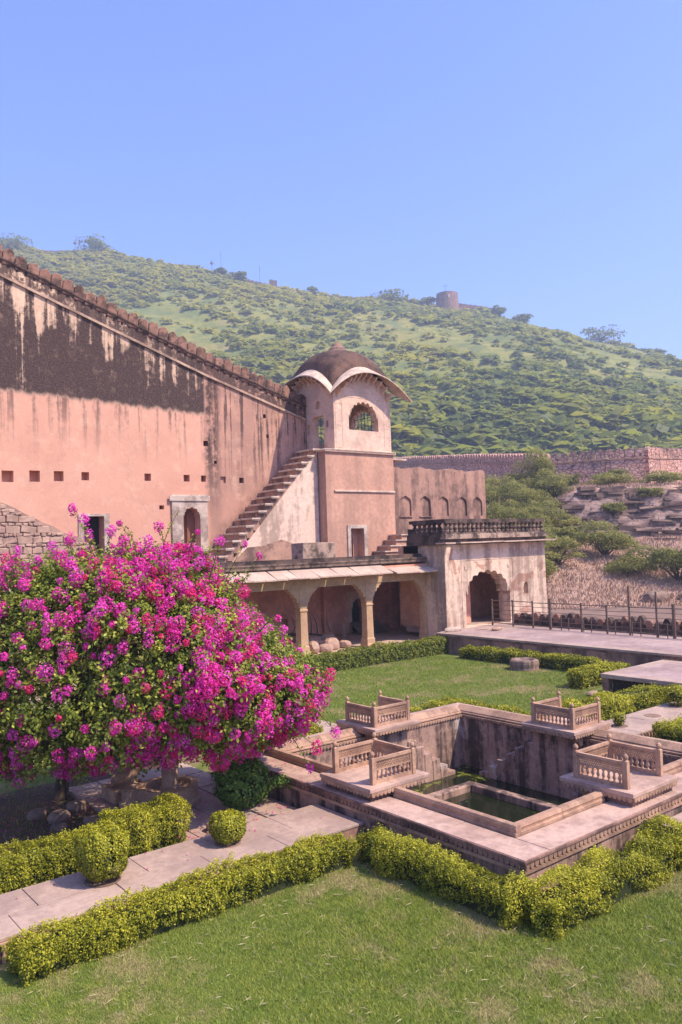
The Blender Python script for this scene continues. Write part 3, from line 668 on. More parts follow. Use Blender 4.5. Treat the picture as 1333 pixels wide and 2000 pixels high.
# door surrounds
m = MB(); wall(m, (0, 35.94, 0), (1, 0, 0), (0, 1, 0), 13.6, 15.08, 4.46, 7.0, .058, [rect(13.86, 14.82, 4.46, 6.88, None)]); m.build('door_frame', M_white, fw, bevel=.02)
m = MB(); wall(m, (0, 35.9, 0), (1, 0, 0), (0, 1, 0), 18.3, 20.3, 4.46, 7.95, .098, [cusped(18.92, 19.86, 4.46, 6.85, 7.32, 5, None)]); df = m.build('door_frame', M_white, fw, bevel=.02)
MB().box(18.15, 20.42, 35.84, 35.899, 7.62, 7.9).build('lintel', M_white, df, bevel=.02)
# exposed rubble where the render has fallen
zl = lambda x: 7.6 - .47*(x-10.0)
pl = [(4, 4.4), (14.6, 4.4)] + [(x, max(4.6, zl(x) + random.uniform(-.08, .08))) for x in np.arange(14.4, 4, -.4)] + [(4, zl(4))]
MB().prism(pl, 'y', 35.9, 35.997).build('rubble_patch', M_mortar, fw)
n = 0; z = 4.7
while z < 9.6:
    h = random.choice((.13, .2, .3, .36)); x = 8.2 + random.random()*.3
    while x < 14.2:
        w = h*random.uniform(1.1, 2.4)
        if z + h < zl(x + w/2) - .05 and z + h > 4.7:
            o = link('stone', MB().box(-w*.49, w*.49, -.05, .05, -h*.48, h*.48, jit=.035).mesh(), M_rubble, fw, (x + w/2, 35.885 + random.uniform(-.025, .01), z + h/2), bevel=.03); n += 1; o.rotation_euler.y = random.uniform(-.12, .12)
        x += w + .015
    z += h + .015

# ------------------------------------------------------------------ staircase
st = thing('outdoor_staircase', 'cream plastered outdoor staircase climbing along the fort wall to the tower', 'staircase', (23, 34.5, 4.46))
N = 16; sx0, sx1, z0, z1 = 19.8, 26.15, 4.46, 10.4; dx = (sx1-sx0)/N; dz = (z1-z0)/N
m = MB(); poly = [(sx0+.3, z0), (26.08, z0), (26.08, z1-dz*.4), (25.8, z1-dz)]
m.prism([(sx0 + .75, 4.46), (26.08, 4.46), (26.08, z1 - .12), (sx1 - dx, z1 - dz - .1)], 'y', 34.12, 35.995); m.build('side_wall', M_cream, st)
# skirting with damp
M_damp = stone('damp_plaster', (.5, .28, .22), (.42, .23, .18), (.12, .07, .065), .9, .9)
MB().prism([(20.6, 4.46), (26.07, 4.46), (26.07, 5.35), (24.5, 5.25), (23.6, 5.55), (22.4, 5.25), (21.5, 5.2)], 'y', 34.1, 34.12).build('damp_skirting', M_damp, st)
for i in range(N):
    a = sx0 + i*dx; zt = z0 + (i+1)*dz
    s_ = MB().box(a+.06, a+dx+.10, 34.14, 35.99, max(4.46, zt-dz-.28), zt-.09).build('step', M_niche, st)
    MB().box(a-.04, a+dx+.06, 33.98, 35.6, zt-.088, zt).build('tread', M_chajja, s_, bevel=.008)
    q = MB()
    for j in range(7): q.box(a + j*.064, a + j*.064 + .036, 34.0, 34.06, zt-.14, zt-.09)
    q.build('dentils', M_white, s_)

# ------------------------------------------------------------------ tower with domed pavilion
tw = thing('domed_tower', 'square plastered tower topped by a domed pavilion with curved eaves', 'tower', (28.9, 35.6, 4))
m = MB(); wall(m, (0, 33.5, 0), (1, 0, 0), (0, 1, 0), 26.15, 31.1, 4.0, 10.2, 4.3, [rect(27.72, 28.66, 4.5, 6.05, .7)], 3); m.build('tower_body', M_tower, tw)
dr = MB(); wall(dr, (0, 33.43, 0), (1, 0, 0), (0, 1, 0), 27.5, 28.88, 4.47, 6.24, .068, [rect(27.72, 28.66, 4.47, 6.05, None)]); dr.build('door_frame', M_white, tw, bevel=.012)
q = MB(); wall(q, (0, 34.0, 0), (1, 0, 0), (0, 1, 0), 27.725, 28.655, 4.47, 6.04, .06, [cusped(27.75, 28.3, 4.47, 5.2, 5.9, 0, None)]); q.build('inner_arch', M_tower, tw)
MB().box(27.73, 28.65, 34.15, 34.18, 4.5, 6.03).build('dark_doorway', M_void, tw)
MB().box(26.7, 31.1, 33.42, 33.499, 8.05, 8.15).build('drain_ledge', M_chajja, tw, bevel=.01)
MB().box(26.02, 31.22, 33.38, 37.9, 10.2, 10.36).build('cornice', M_chh, tw, bevel=.02)
q = MB()
for i in range(62): a = 26.05 + i*.083; q.box(a, a+.045, 33.34, 33.379, 10.28, 10.34)
for i in range(40): a = 33.4 + i*.1; q.box(25.98, 26.019, a, a+.055, 10.28, 10.34)
q.build('dentils', M_white, tw)
CX0, CX1, CY0, CY1 = 26.85, 31.0, 33.52, 37.67; ZB, ZT = 10.36, 14.9
ac = lambda cx, b, z0_, spring, top, d_=None, l=9: cusped(cx-b, cx+b, z0_, spring, top, l, d_)
bang = lambda s0, s1, lo, hi: (lambda s: lo + (hi-lo)*(1 - ((s - (s0+s1)/2)/((s1-s0)/2))**2)**.8 if s0 < s < s1 else lo)
m = MB(); wall(m, (0, CY0, 0), (1, 0, 0), (0, 1, 0), CX0, CX1, ZB, bang(CX0, CX1, 13.3, ZT), .42, [ac(28.98, 1.08, 11.5, 12.15, 13.12)], 24)
m.build('pavilion_wall', M_chh, tw)
m = MB(); wall(m, (0, CY1-.42, 0), (1, 0, 0), (0, 1, 0), CX0, CX1, ZB, bang(CX0, CX1, 13.3, ZT), .42, [ac(28.98, .95, 11.2, 12.3, 13.1)], 24); m.build('pavilion_wall', M_chh, tw)
m = MB(); wall(m, (CX0, 0, 0), (0, 1, 0), (1, 0, 0), CY0+.422, CY1-.422, ZB, bang(CY0, CY1, 13.3, ZT), .42,
              [rect(34.45, 35.45, 10.37, 12.35, None), ac(34.92, .2, 12.75, 13.0, 13.22, .2, 5), ac(34.13, .11, 11.65, 11.9, 12.05, .2, 0), ac(35.85, .15, 11.4, 11.8, 12.0, .15, 0)], 24); m.build('pavilion_wall', M_chh, tw)
m = MB(); wall(m, (CX1-.42, 0, 0), (0, 1, 0), (1, 0, 0), CY0+.422, CY1-.422, ZB, bang(CY0, CY1, 13.3, ZT), .42, [ac(35.6, 1.1, 10.8, 12.2, 13.1)], 24); m.build('pavilion_wall', M_chh, tw)
# shallow moulded frames on the front of the pavilion
q = MB()
for a, b, c, d_ in ((26.95, 27.45, 10.5, 12.9), (30.5, 30.92, 10.5, 12.9), (27.6, 30.36, 13.3, 13.34), (27.2, 30.7, 13.62, 13.66)):
    if d_ - c < .1: q.box(a, b, CY0-.014, CY0-.001, c, d_)
    else:
        q.box(a, a+.03, CY0-.014, CY0-.001, c, d_); q.box(b-.03, b, CY0-.014, CY0-.001, c, d_); q.box(a, b, CY0-.015, CY0-.001, d_, d_+.03); q.box(a, b, CY0-.015, CY0-.001, c-.03, c); q.box(a, b, CY0-.015, CY0-.001, (c+d_)/2, (c+d_)/2+.03)
q.build('mouldings', M_chh, tw)
g = MB()
for i in range(7): x = 28.15 + i*.28; g.tube([(x, CY1-.2, 11.2), (x, CY1-.2, 13.1)], .022, 5)
for z in (11.6, 12.1, 12.6): g.tube([(28.0, CY1-.2, z), (30.0, CY1-.2, z)], .018, 5)
for i in range(7): y = 34.65 + i*.3; g.tube([(CX1-.2, y, 10.8), (CX1-.2, y, 13.0)], .022, 5)
for z in (11.1, 11.6, 12.1, 12.6): g.tube([(CX1-.2, 34.5, z), (CX1-.2, 36.7, z)], .018, 5)
g.build('window_grille', M_metal, tw)
# dome over the square plan with drooping corners
cx, cy, a = (CX0+CX1)/2, (CY0+CY1)/2, 2.22
ED_C, ED_M, AP = 13.7, 15.0, 16.35
V = []; F = []; nr, ns = 22, 96
def sq(t):   # point on unit square boundary and edge coordinate
    t = (t % 1)*4; k = int(t); f = (t-k)*2-1
    return [(f, -1), (1, f), (-f, 1), (-1, -f)][k], f
for i in range(nr+1):
    r = i/nr
    for j in range(ns):
        (px, py), f = sq(j/ns); e = ED_C + (ED_M-ED_C)*(1-abs(f)**2.0)
        L = math.hypot(px, py); rr = 1 + (1/L*1.12 - 1)*.55*(1-r**3)*1.0
        z = e + (AP - e)*math.sqrt(max(0, 1 - r**2.15))
        V.append((cx + px*a*r*rr, cy + py*a*r*rr, z))
for i in range(nr):
    for j in range(ns): k = (j+1) % ns; F.append((i*ns+j, (i+1)*ns+j, (i+1)*ns+k, i*ns+k))
MB().add(V, F).build('dome', M_dome, tw, smooth=True)
MB().lathe(cx, cy, [(.9, 16.16), (.82, 16.3), (.55, 16.4), (.5, 16.52), (.34, 16.66), (.26, 16.8), (.12, 16.9), (.02, 16.98)], 20).build('lotus_finial', stone('finial_stone', (.34, .2, .16), (.22, .13, .11), amt=.4, sc=3), tw, smooth=False)
# curved eaves, one sheet per side
def chajja(side):
    n = 40; top = []; bot = []
    for i in range(n+1):
        f = -1 + 2*i/n; e = ED_C + (ED_M-ED_C)*(1-abs(f)**2.0)
        zi = e + .02; zo = e - .42 - .12*(abs(f)**3)
        A = a - .05; B = a + .78 - .12*(1-abs(f)); L = f*A; LO = f*(a + .78)
        for lst, th in ((top, .06), (bot, 0)): lst.append(((L, -A, zi+th), (LO, -B, zo+th)))
    v = []; f_ = []
    for t, b in zip(top, bot): v += [t[0], t[1], b[1], b[0]]
    for i in range(n):
        p, q_ = i*4, (i+1)*4
        f_ += [(p, p+1, q_+1, q_), (p+1, p+2, q_+2, q_+1), (p+2, p+3, q_+3, q_+2)]
    f_ += [(0, 3, 2, 1), (n*4, n*4+1, n*4+2, n*4+3)]
    c, s = math.cos(side*math.pi/2), math.sin(side*math.pi/2)
    MB().add([(cx + x*c - y*s, cy + x*s + y*c, z) for x, y, z in v], f_).build('curved_eave', M_chajja, tw)
for k in range(4): chajja(k)
q = MB()
for k in range(2):
    for i in range(11):
        f = -1 + .12 + i*1.76/10; e = ED_C + (ED_M-ED_C)*(1-f*f) - .1
        for (ux, uy) in (((f, -1)), ((-1, f))) if k == 0 else ():
            X_, Y_ = cx + ux*2.075, cy + uy*2.075; nx_, ny_ = (0, -1) if uy == -1 else (-1, 0); tx, ty = -ny_*.05, nx_*.05
            pts = [(X_, Y_, e-.1), (X_ + nx_*.5, Y_ + ny_*.5, e-.26), (X_ + nx_*.4, Y_ + ny_*.4, e-.4), (X_ + nx_*.12, Y_ + ny_*.12, e-.55), (X_, Y_, e-.7)]
            q.add([(p[0]+tx, p[1]+ty, p[2]) for p in pts] + [(p[0]-tx, p[1]-ty, p[2]) for p in pts], [(0, 1, 2, 3, 4), (9, 8, 7, 6, 5)] + [(i_, 5+i_, 5+(i_+1) % 5, (i_+1) % 5) for i_ in range(5)])
q.build('eave_brackets', M_chh, tw)

# ------------------------------------------------------------------ wall with blind niches
nwl = thing('niche_wall', 'weathered salmon wall with five blind arched niches beside the tower', 'wall', (35, 33.7, 4))
m = MB(); ops = []
for c in (32.15, 33.75, 35.3, 36.95, 38.4): ops.append(cusped(c-.46, c+.46, 6.72, 7.45, 7.85, 0, .1, pointed=1.0))
wall(m, (0, 33.7, 0), (1, 0, 0), (0, 1, 0), 31.0, 39.2, -.05, lambda s: 9.55 + .06*math.sin(s*2.3) + .04*math.sin(s*7), 1.0, ops, 40); m.build('wall_face', M_niche, nwl)
MB().box(31.0, 32.2, 33.55, 34.6, 9.95, 10.05).build('ledge_slab', M_chajja, nwl)
MB().box(31.0, 31.5, 33.8, 34.5, 9.4, 9.95).build('ledge_pier', M_niche, nwl)
for c in (32.15, 33.75): MB().box(c-.52, c+.52, 33.62, 33.699, 6.66, 6.72).build('sill', M_niche, nwl)

# ------------------------------------------------------------------ arched gate pavilion with roof balustrade
gp = thing('gate_pavilion', 'peeling cream plastered pavilion with a cusped archway and a roof balustrade', 'pavilion', (32, 28.5, 0))
GX0, GX1, GY0, GY1 = 28.02, 35.85, 26.8, 33.4
m = MB(); wall(m, (0, GY0, 0), (1, 0, 0), (0, 1, 0), GX0, GX1, -.04, 5.0, .75, [cusped(29.42, 32.78, .9, 2.5, 3.68, 9, None, c=.1), ac(34.12, .17, 2.3, 2.72, 2.9, .3, 0)], 6); m.build('front_wall', M_gate, gp)
m = MB(); wall(m, (GX0, 0, 0), (0, 1, 0), (1, 0, 0), GY0+.752, 28.6, -.03, 5.0, .5); m.build('side_wall', M_gate, gp)
MB().box(35.3, GX1, GY0+.752, GY1, -.03, 5.0).build('side_wall', M_gate, gp)
MB().box(28.53, 28.9, GY0+.752, 30.2, .9, 5.0).build('inner_wall', M_gatein, gp)
m = MB(); wall(m, (0, 30.2, 0), (1, 0, 0), (0, 1, 0), 28.53, 35.3, .9, 5.0, .4, [rect(33.0, 33.5, .92, 3.1, .35), ac(34.55, .26, 2.0, 2.75, 3.0, .2, 0)]); m.build('inner_wall', M_gatein, gp)
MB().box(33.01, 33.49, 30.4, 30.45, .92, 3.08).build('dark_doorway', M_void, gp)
MB().box(28.53, 35.24, GY0+.752, 30.2, .6, .905).build('floor', M_path, gp); MB().box(35.24, 35.299, GY0+.752, 30.2, .6, 4.6).build('inner_wall', M_gatein, gp)
MB().box(28.53, 35.3, GY0+.752, 30.2, 4.6, 4.99).build('ceiling', M_gatein, gp)
q = MB()
for a, b, c, d_ in ((29.15, 29.19, .95, 4.2), (33.05, 33.09, .95, 4.2), (29.15, 33.09, 4.2, 4.24)): q.box(a, b, GY0-.02, GY0-.001, c, d_)
for c in (29.5, 32.75): q.lathe(c, GY0-.01, [(.0, 0)], 3) if False else q.box(c-.09, c+.09, GY0-.03, GY0-.001, 3.75, 3.93)
q.build('arch_frame', M_gate, gp)
MB().box(27.9, 35.9, 26.72, 29.3, 5.001, 5.28).build('roof', M_dark, gp); MB().box(31.35, 35.9, 29.3, GY1, 4.2, 5.28).build('roof', M_dark, gp)
x = 27.6
for a, b in ((27.55, 28.25), (28.6, 30.1), (30.12, 31.8), (31.82, 33.5), (33.52, 34.4), (34.42, 36.15)):
    MB().box(a, b, 26.25, 26.9, 5.05 + random.uniform(-.01, .01), 5.12, jit=.012).build('eave_slab', M_eave, gp)
MB().box(27.95, 35.85, 26.6, 27.0, 5.281, 5.52).build('plinth', stone('roof_plinth', (.5, .37, .3), (.33, .22, .18), (.05, .035, .03), .95, 1.3), gp)
MB().box(27.95, 28.35, 27.0, 29.3, 5.281, 5.52).build('plinth', M_dark, gp)
bl = thing('roof_balustrade', 'blackened stone balustrade along the roof of the gate pavilion', 'balustrade', (32, 26.8, 5.52))
MB().box(28.0, 35.75, 26.68, 26.92, 6.08, 6.24, jit=.02).build('top_rail', M_dark, bl); MB().box(28.0, 35.75, 26.7, 26.9, 5.521, 5.6).build('bottom_rail', M_dark2, bl)
MB().box(28.02, 28.28, 26.925, 29.2, 6.08, 6.25, jit=.02).build('top_rail', M_dark, bl); MB().box(28.05, 28.25, 26.905, 29.2, 5.521, 5.6).build('bottom_rail', M_dark, bl)
bm_ = MB().lathe(0, 0, [(.13, 0), (.13, .08), (.075, .13), (.12, .2), (.13, .25), (.07, .34), (.075, .38), (.13, .43), (.13, .5)], 8).mesh(); bm_.materials.append(M_dark2)
for i in range(24): link('baluster', bm_, None, bl, (28.2 + i*.322, 26.8, 5.59))
bm3 = bm_.copy(); bm3.materials.clear(); bm3.materials.append(M_dark)
for i in range(6): link('baluster', bm3, None, bl, (28.15, 27.2 + i*.34, 5.59))
MB().box(28.6, 30.2, 28.9, 29.9, 4.46, 5.85, jit=.03).build('raised_roof', M_dark, gp)
rs = thing('roof_steps', 'short flight of dentilled steps beside the tower doorway on the roof', 'steps', (30, 32.6, 4.46))
for i in range(4):
    zt = 4.46 + .3*(i+1)
    s_ = MB().box(29.35 + i*.42, 31.2, 32.5, 33.49, max(4.46, zt-.3), zt-.07).build('step', M_tower, rs)
    MB().box(29.25 + i*.42, 31.2, 32.42, 33.485, zt-.068, zt).build('tread', M_chajja, s_)
MB().box(31.2, 31.34, 32.45, 33.49, 4.46, 5.7).build('end_pier', M_cream, rs)

# ------------------------------------------------------------------ terrace with railing
te = tag(MB().box(27.05, 33.0, 2.0, 26.79, -.02, .82).build('terrace', M_niche), kind='structure')
MB().box(27.0, 27.5, 2.0, 26.6, .821, .9).build('kerb', M_path, te)
MB().box(27.502, 33.0, 2.0, 26.79, .821, .893).build('terrace_floor', M_terr, te)
merged_scallops('kerb_scallops', M_edge, [((27.05, 2, .82), (27.05, 26.6, .82), (-1, 0, 0))], te, .12, .09, .03)
MB().box(29.3, 31.0, 24.6, 26.2, .894, .91).build('inlaid_panel', M_path, te)
tag(link('stone', rock_mesh((.35, .13, .09), 91), M_rubble, loc=(29.4, 24.9, .98)), 'small flat stone lying on the terrace floor before the archway', 'stone')
tag(link('stone', rock_mesh((.5, .2, .14), 92), M_white, loc=(27.9, 26.3, .98)), 'pale broken stone at the foot of the pavilion corner', 'stone')
rl = thing('railing', 'rusty metal post and bar railing along the back of the terrace', 'railing', (31.1, 18, .9))
ys = [26.6, 25.3, 24.1, 23.1, 21.4, 20.1, 19.0, 17.75, 17.0, 16.3, 15.0, 13.7, 12.4]
for i, y in enumerate(ys):
    h = {3: 1.45, 5: 1.25, 6: 2.1, 7: 1.9, 8: 1.4}.get(i, 1.3); w = .05 if i in (3, 8) else .032
    MB().box(31.1-w, 31.1+w, y-w, y+w, .88, .9+h).build('post', M_metal, rl)
for k in range(6):
    q = MB()
    for a, b in zip(ys[:-1], ys[1:]):
        z = 1.02 + k*.22 + random.uniform(-.02, .02); q.tube([(31.1, a, z + random.uniform(-.015, .015)), (31.1, b, z)], .013 if k % 5 else .022, 5)
    q.build('bar', M_metal, rl)
for i in range(26): y = 22.9 - i*.4; MB().box(31.085, 31.115, y-.016, y+.016, .89, 1.5 + .1*(i % 2)).build('short_upright', M_metal, rl) if i % 3 else None
pw = thing('terrace_parapet', 'low dark ruined parapet of small merlons behind the railing', 'parapet', (32.2, 18, .9))
MB().box(31.9, 32.3, 2.0, 26.0, .894, 1.15, jit=.02).build('parapet_base', M_dark, pw)
for i in range(44):
    y = 25.8 - i*.4; h = .3 + .25*random.random(); me = MB().prism([(-.17, 0), (.17, 0), (.17, h*.6), (.09, h*.9), (0, h), (-.1, h*.88), (-.17, h*.55)], 'x', -.16, .16)
    link('merlon', me.mesh(), M_dark if i % 3 else M_merlon, pw, (32.1, y, 1.14), bevel=.03)

# raised stone table platform
tp = thing('stone_platform', 'raised square stone sitting platform on short pillars beside the hedges', 'platform', (25, 13.5, 0))
ring(MB(), (23.45, 26.5, 11.3, 14.75), (23.0, 26.9, 10.8, 15.2), .56, .7).build('rim', M_path, tp, bevel=.015)
MB().box(23.45, 26.5, 11.3, 14.75, .56, .69).build('panel', M_terr, tp)
MB().box(23.3, 26.7, 11.0, 14.95, -.02, .558).build('core', M_dark, tp)
for x, y in ((23.15, 15.05), (24.9, 15.05), (26.7, 15.05), (23.15, 13.2), (23.15, 11.5)): MB().box(x-.12, x+.12, y-.12, y+.12, -.02, .559).build('pillar', M_edge, tp, bevel=.02)
tag(link('stone', rock_mesh((.22, .16, .1), 77), M_rubble, loc=(22.7, 15.3, .07)), 'small pale stone on the grass by the platform pillar', 'stone')

# stump-like stone and boundary stone on the lawn
m = MB(); v, f = ICO2
m.lathe(25.55, 20.35, [(.56, -.02), (.54, .1), (.56, .25), (.55, .36), (.5, .41), (.4, .40), (.32, .33), (.1, .31)], 18)
o = m.build('tree_stump', stone('stump_wood', (.33, .22, .19), (.23, .145, .13), (.08, .05, .05), .8, 3, streak=True), loc=(25.55, 20.35, 0)); tag(o, 'wide weathered tree stump standing in the grass before the hedge', 'stump')
for p in o.data.vertices:
    a_ = math.atan2(p.co.y, p.co.x); k_ = 1 + .06*math.sin(a_*5) + .05*math.sin(a_*11+1); p.co.x *= k_; p.co.y *= k_
bs = MB().prism([(-.5, 0), (.5, 0), (.52, .5), (.42, .66), (.2, .72), (-.2, .66), (-.5, .5)], 'y', -.16, .16)
o = bs.build('standing_stone', M_white, loc=(0, 0, 0), bevel=.05); o.location = (14.95, 16.6, 0); o.rotation_euler.z = -.6; tag(o, 'rounded pale standing stone on the lawn behind the pool balcony', 'stone')

# ------------------------------------------------------------------ shrine things under the bougainvillea
sb = thing('stone_fountain', 'round low stone basin with a spout and a thick central pillar under the blossoms', 'fountain', (7.5, 15.1, .09))
q = MB(); ro, ri = .56, .44; n = 40; prof = []
for i in range(n):
    a_ = 2*math.pi*i/n; e = .42*math.exp(-((a_-2.75)/.33)**2); prof.append((a_, e))
v = []
for rb, zz in ((ro+.05, .09), (ro+.05, .16), (ro, .19), (ro, .42), (ro+.03, .45), (ri, .45), (ri-.02, .36)):
    for a_, e in prof: r = rb + (e if rb > ri+.01 else e*.85); v.append((7.5 + r*math.cos(a_), 15.1 + r*math.sin(a_), zz))
f = [(k*n+i, k*n+(i+1) % n, (k+1)*n+(i+1) % n, (k+1)*n+i) for k in range(6) for i in range(n)] + [tuple(6*n+i for i in range(n))]
q.add(v, f).build('basin', M_rail, sb)
MB().lathe(7.5, 15.1, [(.2, .36), (.2, .4), (.17, .42), (.165, .86), (.15, .92), (.09, .97), (.02, .99)], 20).build('pillar', M_rubble, sb, smooth=False)
tag(MB().box(6.55, 7.15, 15.65, 16.35, .09, .36, jit=.01).build('stone_block', M_rail, loc=(6.85, 16, .09), bevel=.02), 'low square stone block carrying the small seated statue', 'block')
# small seated bull statue: one skinned surface
vb_ = [((0, 0, .16), .13), ((.16, 0, .17), .14), ((.30, 0, .2), .13), ((.36, 0, .33), .085), ((.44, 0, .42), .08), ((.54, 0, .39), .055), ((-.14, 0, .12), .1), ((.24, 0, .33), .07), ((.34, .1, .07), .045), ((.46, .11, .05), .04), ((.34, -.1, .07), .045), ((.46, -.11, .05), .04), ((-.06, .13, .06), .06), ((-.06, -.13, .06), .06), ((.44, .07, .5), .02), ((.44, -.07, .5), .02)]
eb = [(0, 1), (1, 2), (2, 3), (3, 4), (4, 5), (0, 6), (1, 7), (2, 8), (8, 9), (2, 10), (10, 11), (0, 12), (0, 13), (4, 14), (4, 15)]
me = bpy.data.meshes.new('statue'); me.from_pydata([p for p, r in vb_], eb, []); o = link('seated_statue', me, M_rail, loc=(6.78, 16.0, .36)); o.rotation_euler.z = -.7
o.modifiers.new('skin', 'SKIN'); sv = me.skin_vertices[0].data
for i, (p, r) in enumerate(vb_): sv[i].radius = (r, r); sv[i].use_root = (i == 0)
o.modifiers.new('sub', 'SUBSURF').levels = 2; o.modifiers['sub'].render_levels = 2; o.data.materials.append(M_rail) if not o.data.materials else None
tag(o, 'small seated bull statue in the shade facing the stone fountain', 'statue')
for i, (x, y, s) in enumerate(((5.5, 15.8, .26), (5.9, 15.2, .2), (5.3, 15.3, .18), (6.0, 16.2, .24), (5.7, 14.7, .15), (6.05, 14.3, .14), (5.2, 16.3, .22))):
    o = link('stone', rock_mesh((s*.85, s*.7, s*.5), 30+i), M_rock, loc=(x, y, s*.3)); tag(o, 'shaded boulder in the rubble row under the bougainvillea', 'stone', 'boulders under the bougainvillea')
for i, (x, y, s) in enumerate(((7.35, 12.95, .22), (7.7, 13.1, .14), (7.15, 12.75, .12))):
    o = link('stone', rock_mesh((s, s*.7, s*.55), 50+i), M_rubble, loc=(x, y, .09 + s*.35)); tag(o, 'rough stone on fallen petals between the clipped bush and the hedge end', 'stone', 'stones beside the path bush')
o = MB().tube([(9.0, 14.25, 0), (9.02, 14.27, 1.2), (9.0, 14.25, 2.6)], .035, 8).build('support_post', M_metal, loc=(9, 14.25, 0)); tag(o, 'thin dark post holding up the bougainvillea beside the pool deck', 'post')
# ------------------------------------------------------------------ planting
def rsz(n, lo, hi): return rng.uniform(lo, hi, n)
def surf_box(x0, x1, y0, y1, z0, h, n):
    """points and normals on the top and sides of a rounded, uneven clipped hedge"""
    lx, ly = x1-x0, y1-y0; A = np.array([lx*ly, lx*h, lx*h, ly*h, ly*h]); k = rng.choice(5, n, p=A/A.sum()); a, b = rng.random(n), rng.random(n)
    P = np.zeros((n, 3)); N = np.zeros((n, 3))
    for i in range(5):
        m = k == i
        if i == 0: P[m] = np.stack([a[m], b[m], 1+0*a[m]], 1); N[m] = (0, 0, 1)
        if i == 1: P[m] = np.stack([a[m], 0*a[m], b[m]], 1); N[m] = (0, -1, 0)
        if i == 2: P[m] = np.stack([a[m], 1+0*a[m], b[m]], 1); N[m] = (0, 1, 0)
        if i == 3: P[m] = np.stack([0*a[m], a[m], b[m]], 1); N[m] = (-1, 0, 0)
        if i == 4: P[m] = np.stack([1+0*a[m], a[m], b[m]], 1); N[m] = (1, 0, 0)
    c = (P - .5)*2; S_ = np.array([lx, ly, h])
    # round the upper edges
    rr = .13; W = P*S_
    for ax in (0, 1):
        e = np.minimum(W[:, ax], S_[ax]-W[:, ax]); W[:, 2] -= np.where(P[:, 2] > .999, np.clip(rr - e, 0, None)**2/rr*.7, 0)
        top = W[:, 2] > h - rr; pull = np.clip(W[:, 2] - (h-rr), 0, None)**2/rr*.6
        W[:, ax] += np.where(top & (P[:, 2] < .999), -np.sign(c[:, ax])*pull*(np.abs(c[:, ax]) > .999), 0)
    # narrower near the ground
    low = np.clip(1 - W[:, 2]/(.4*h), 0, 1)*.06
    for ax in (0, 1): W[:, ax] -= np.sign(c[:, ax])*low*(np.abs(c[:, ax]) > .999)
    W += np.array([x0, y0, z0]); return W, N
def make_hedge(name, label, x0, x1, y0, y1, h, L, dens, mat, cat='hedge', z0=0., group=None, amp=.13, seed=1):
    t = thing(name, label, cat, ((x0+x1)/2, (y0+y1)/2, z0), group)
    n = int(((x1-x0)*(y1-y0) + 2*h*(x1-x0+y1-y0))*dens); P, N = surf_box(x0, x1, y0, y1, z0, h, n)
    d = snoise(P, 2.6, seed)*amp + snoise(P, 10, seed+1)*amp*.5 + snoise(P, 26, seed+2)*.035; P[:, 2] += np.where(P[:, 2] > z0+h*.5, snoise(P*np.array([1, 1, 0]), 2.0, seed+5)*.1, 0)
    P = P + N*d[:, None] - N*np.abs(rng.normal(0, .05, n))[:, None] + rng.normal(0, .012, (n, 3)); P[:, 2] = np.maximum(P[:, 2], z0+.02)
    sprig = (snoise(P, 16, seed+9) > .55) & (N[:, 2] > .5); P[sprig] += N[sprig]*rsz(sprig.sum(), .0, .09)[:, None]
    NN = unit(N*.9 + rng.normal(0, .6, (n, 3)) + np.array([0, 0, .35]))
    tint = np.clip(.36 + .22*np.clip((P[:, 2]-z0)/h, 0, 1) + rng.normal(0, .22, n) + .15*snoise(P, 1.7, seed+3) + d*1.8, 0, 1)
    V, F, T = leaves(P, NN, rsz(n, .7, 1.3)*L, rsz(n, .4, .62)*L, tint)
    link('foliage', arr_mesh('foliage', V - np.array(t.location), F, T), mat, t)
    c = MB(); i_ = .1
    nx, ny, nz = max(2, int((x1-x0)/.15)), max(2, int((y1-y0)/.15)), 4
    c.box(x0+i_, x1-i_, y0+i_, y1-i_, z0-.01, z0+h-.12); c.build('inner_twigs', M_core, t)
    return t
H = make_hedge; HD = 5600
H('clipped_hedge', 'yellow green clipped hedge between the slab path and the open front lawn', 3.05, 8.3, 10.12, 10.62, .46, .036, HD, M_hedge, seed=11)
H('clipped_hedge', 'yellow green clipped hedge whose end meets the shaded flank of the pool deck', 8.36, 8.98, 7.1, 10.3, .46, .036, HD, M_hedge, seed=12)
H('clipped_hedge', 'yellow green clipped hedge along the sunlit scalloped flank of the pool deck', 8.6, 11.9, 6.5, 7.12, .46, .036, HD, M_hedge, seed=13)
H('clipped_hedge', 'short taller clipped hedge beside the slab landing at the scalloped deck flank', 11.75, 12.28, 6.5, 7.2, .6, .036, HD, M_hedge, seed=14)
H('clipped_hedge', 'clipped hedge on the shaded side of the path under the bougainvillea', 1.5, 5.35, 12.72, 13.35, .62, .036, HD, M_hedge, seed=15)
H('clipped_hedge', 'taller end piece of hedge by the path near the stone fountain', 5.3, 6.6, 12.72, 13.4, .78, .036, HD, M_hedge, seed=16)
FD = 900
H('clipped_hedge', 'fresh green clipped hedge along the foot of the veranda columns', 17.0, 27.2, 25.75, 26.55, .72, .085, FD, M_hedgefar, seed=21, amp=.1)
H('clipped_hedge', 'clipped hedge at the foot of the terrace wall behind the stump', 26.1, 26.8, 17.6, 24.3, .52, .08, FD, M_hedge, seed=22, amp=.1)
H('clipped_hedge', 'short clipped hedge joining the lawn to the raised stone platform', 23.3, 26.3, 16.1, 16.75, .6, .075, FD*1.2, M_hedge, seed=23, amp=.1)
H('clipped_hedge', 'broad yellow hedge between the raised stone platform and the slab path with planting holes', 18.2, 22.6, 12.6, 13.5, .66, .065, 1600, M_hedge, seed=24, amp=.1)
H('clipped_hedge', 'yellow hedge across the slab path from the broad hedge, behind the pool coping', 18.2, 23.0, 9.8, 10.65, .5, .06, 1600, M_hedge, seed=25)
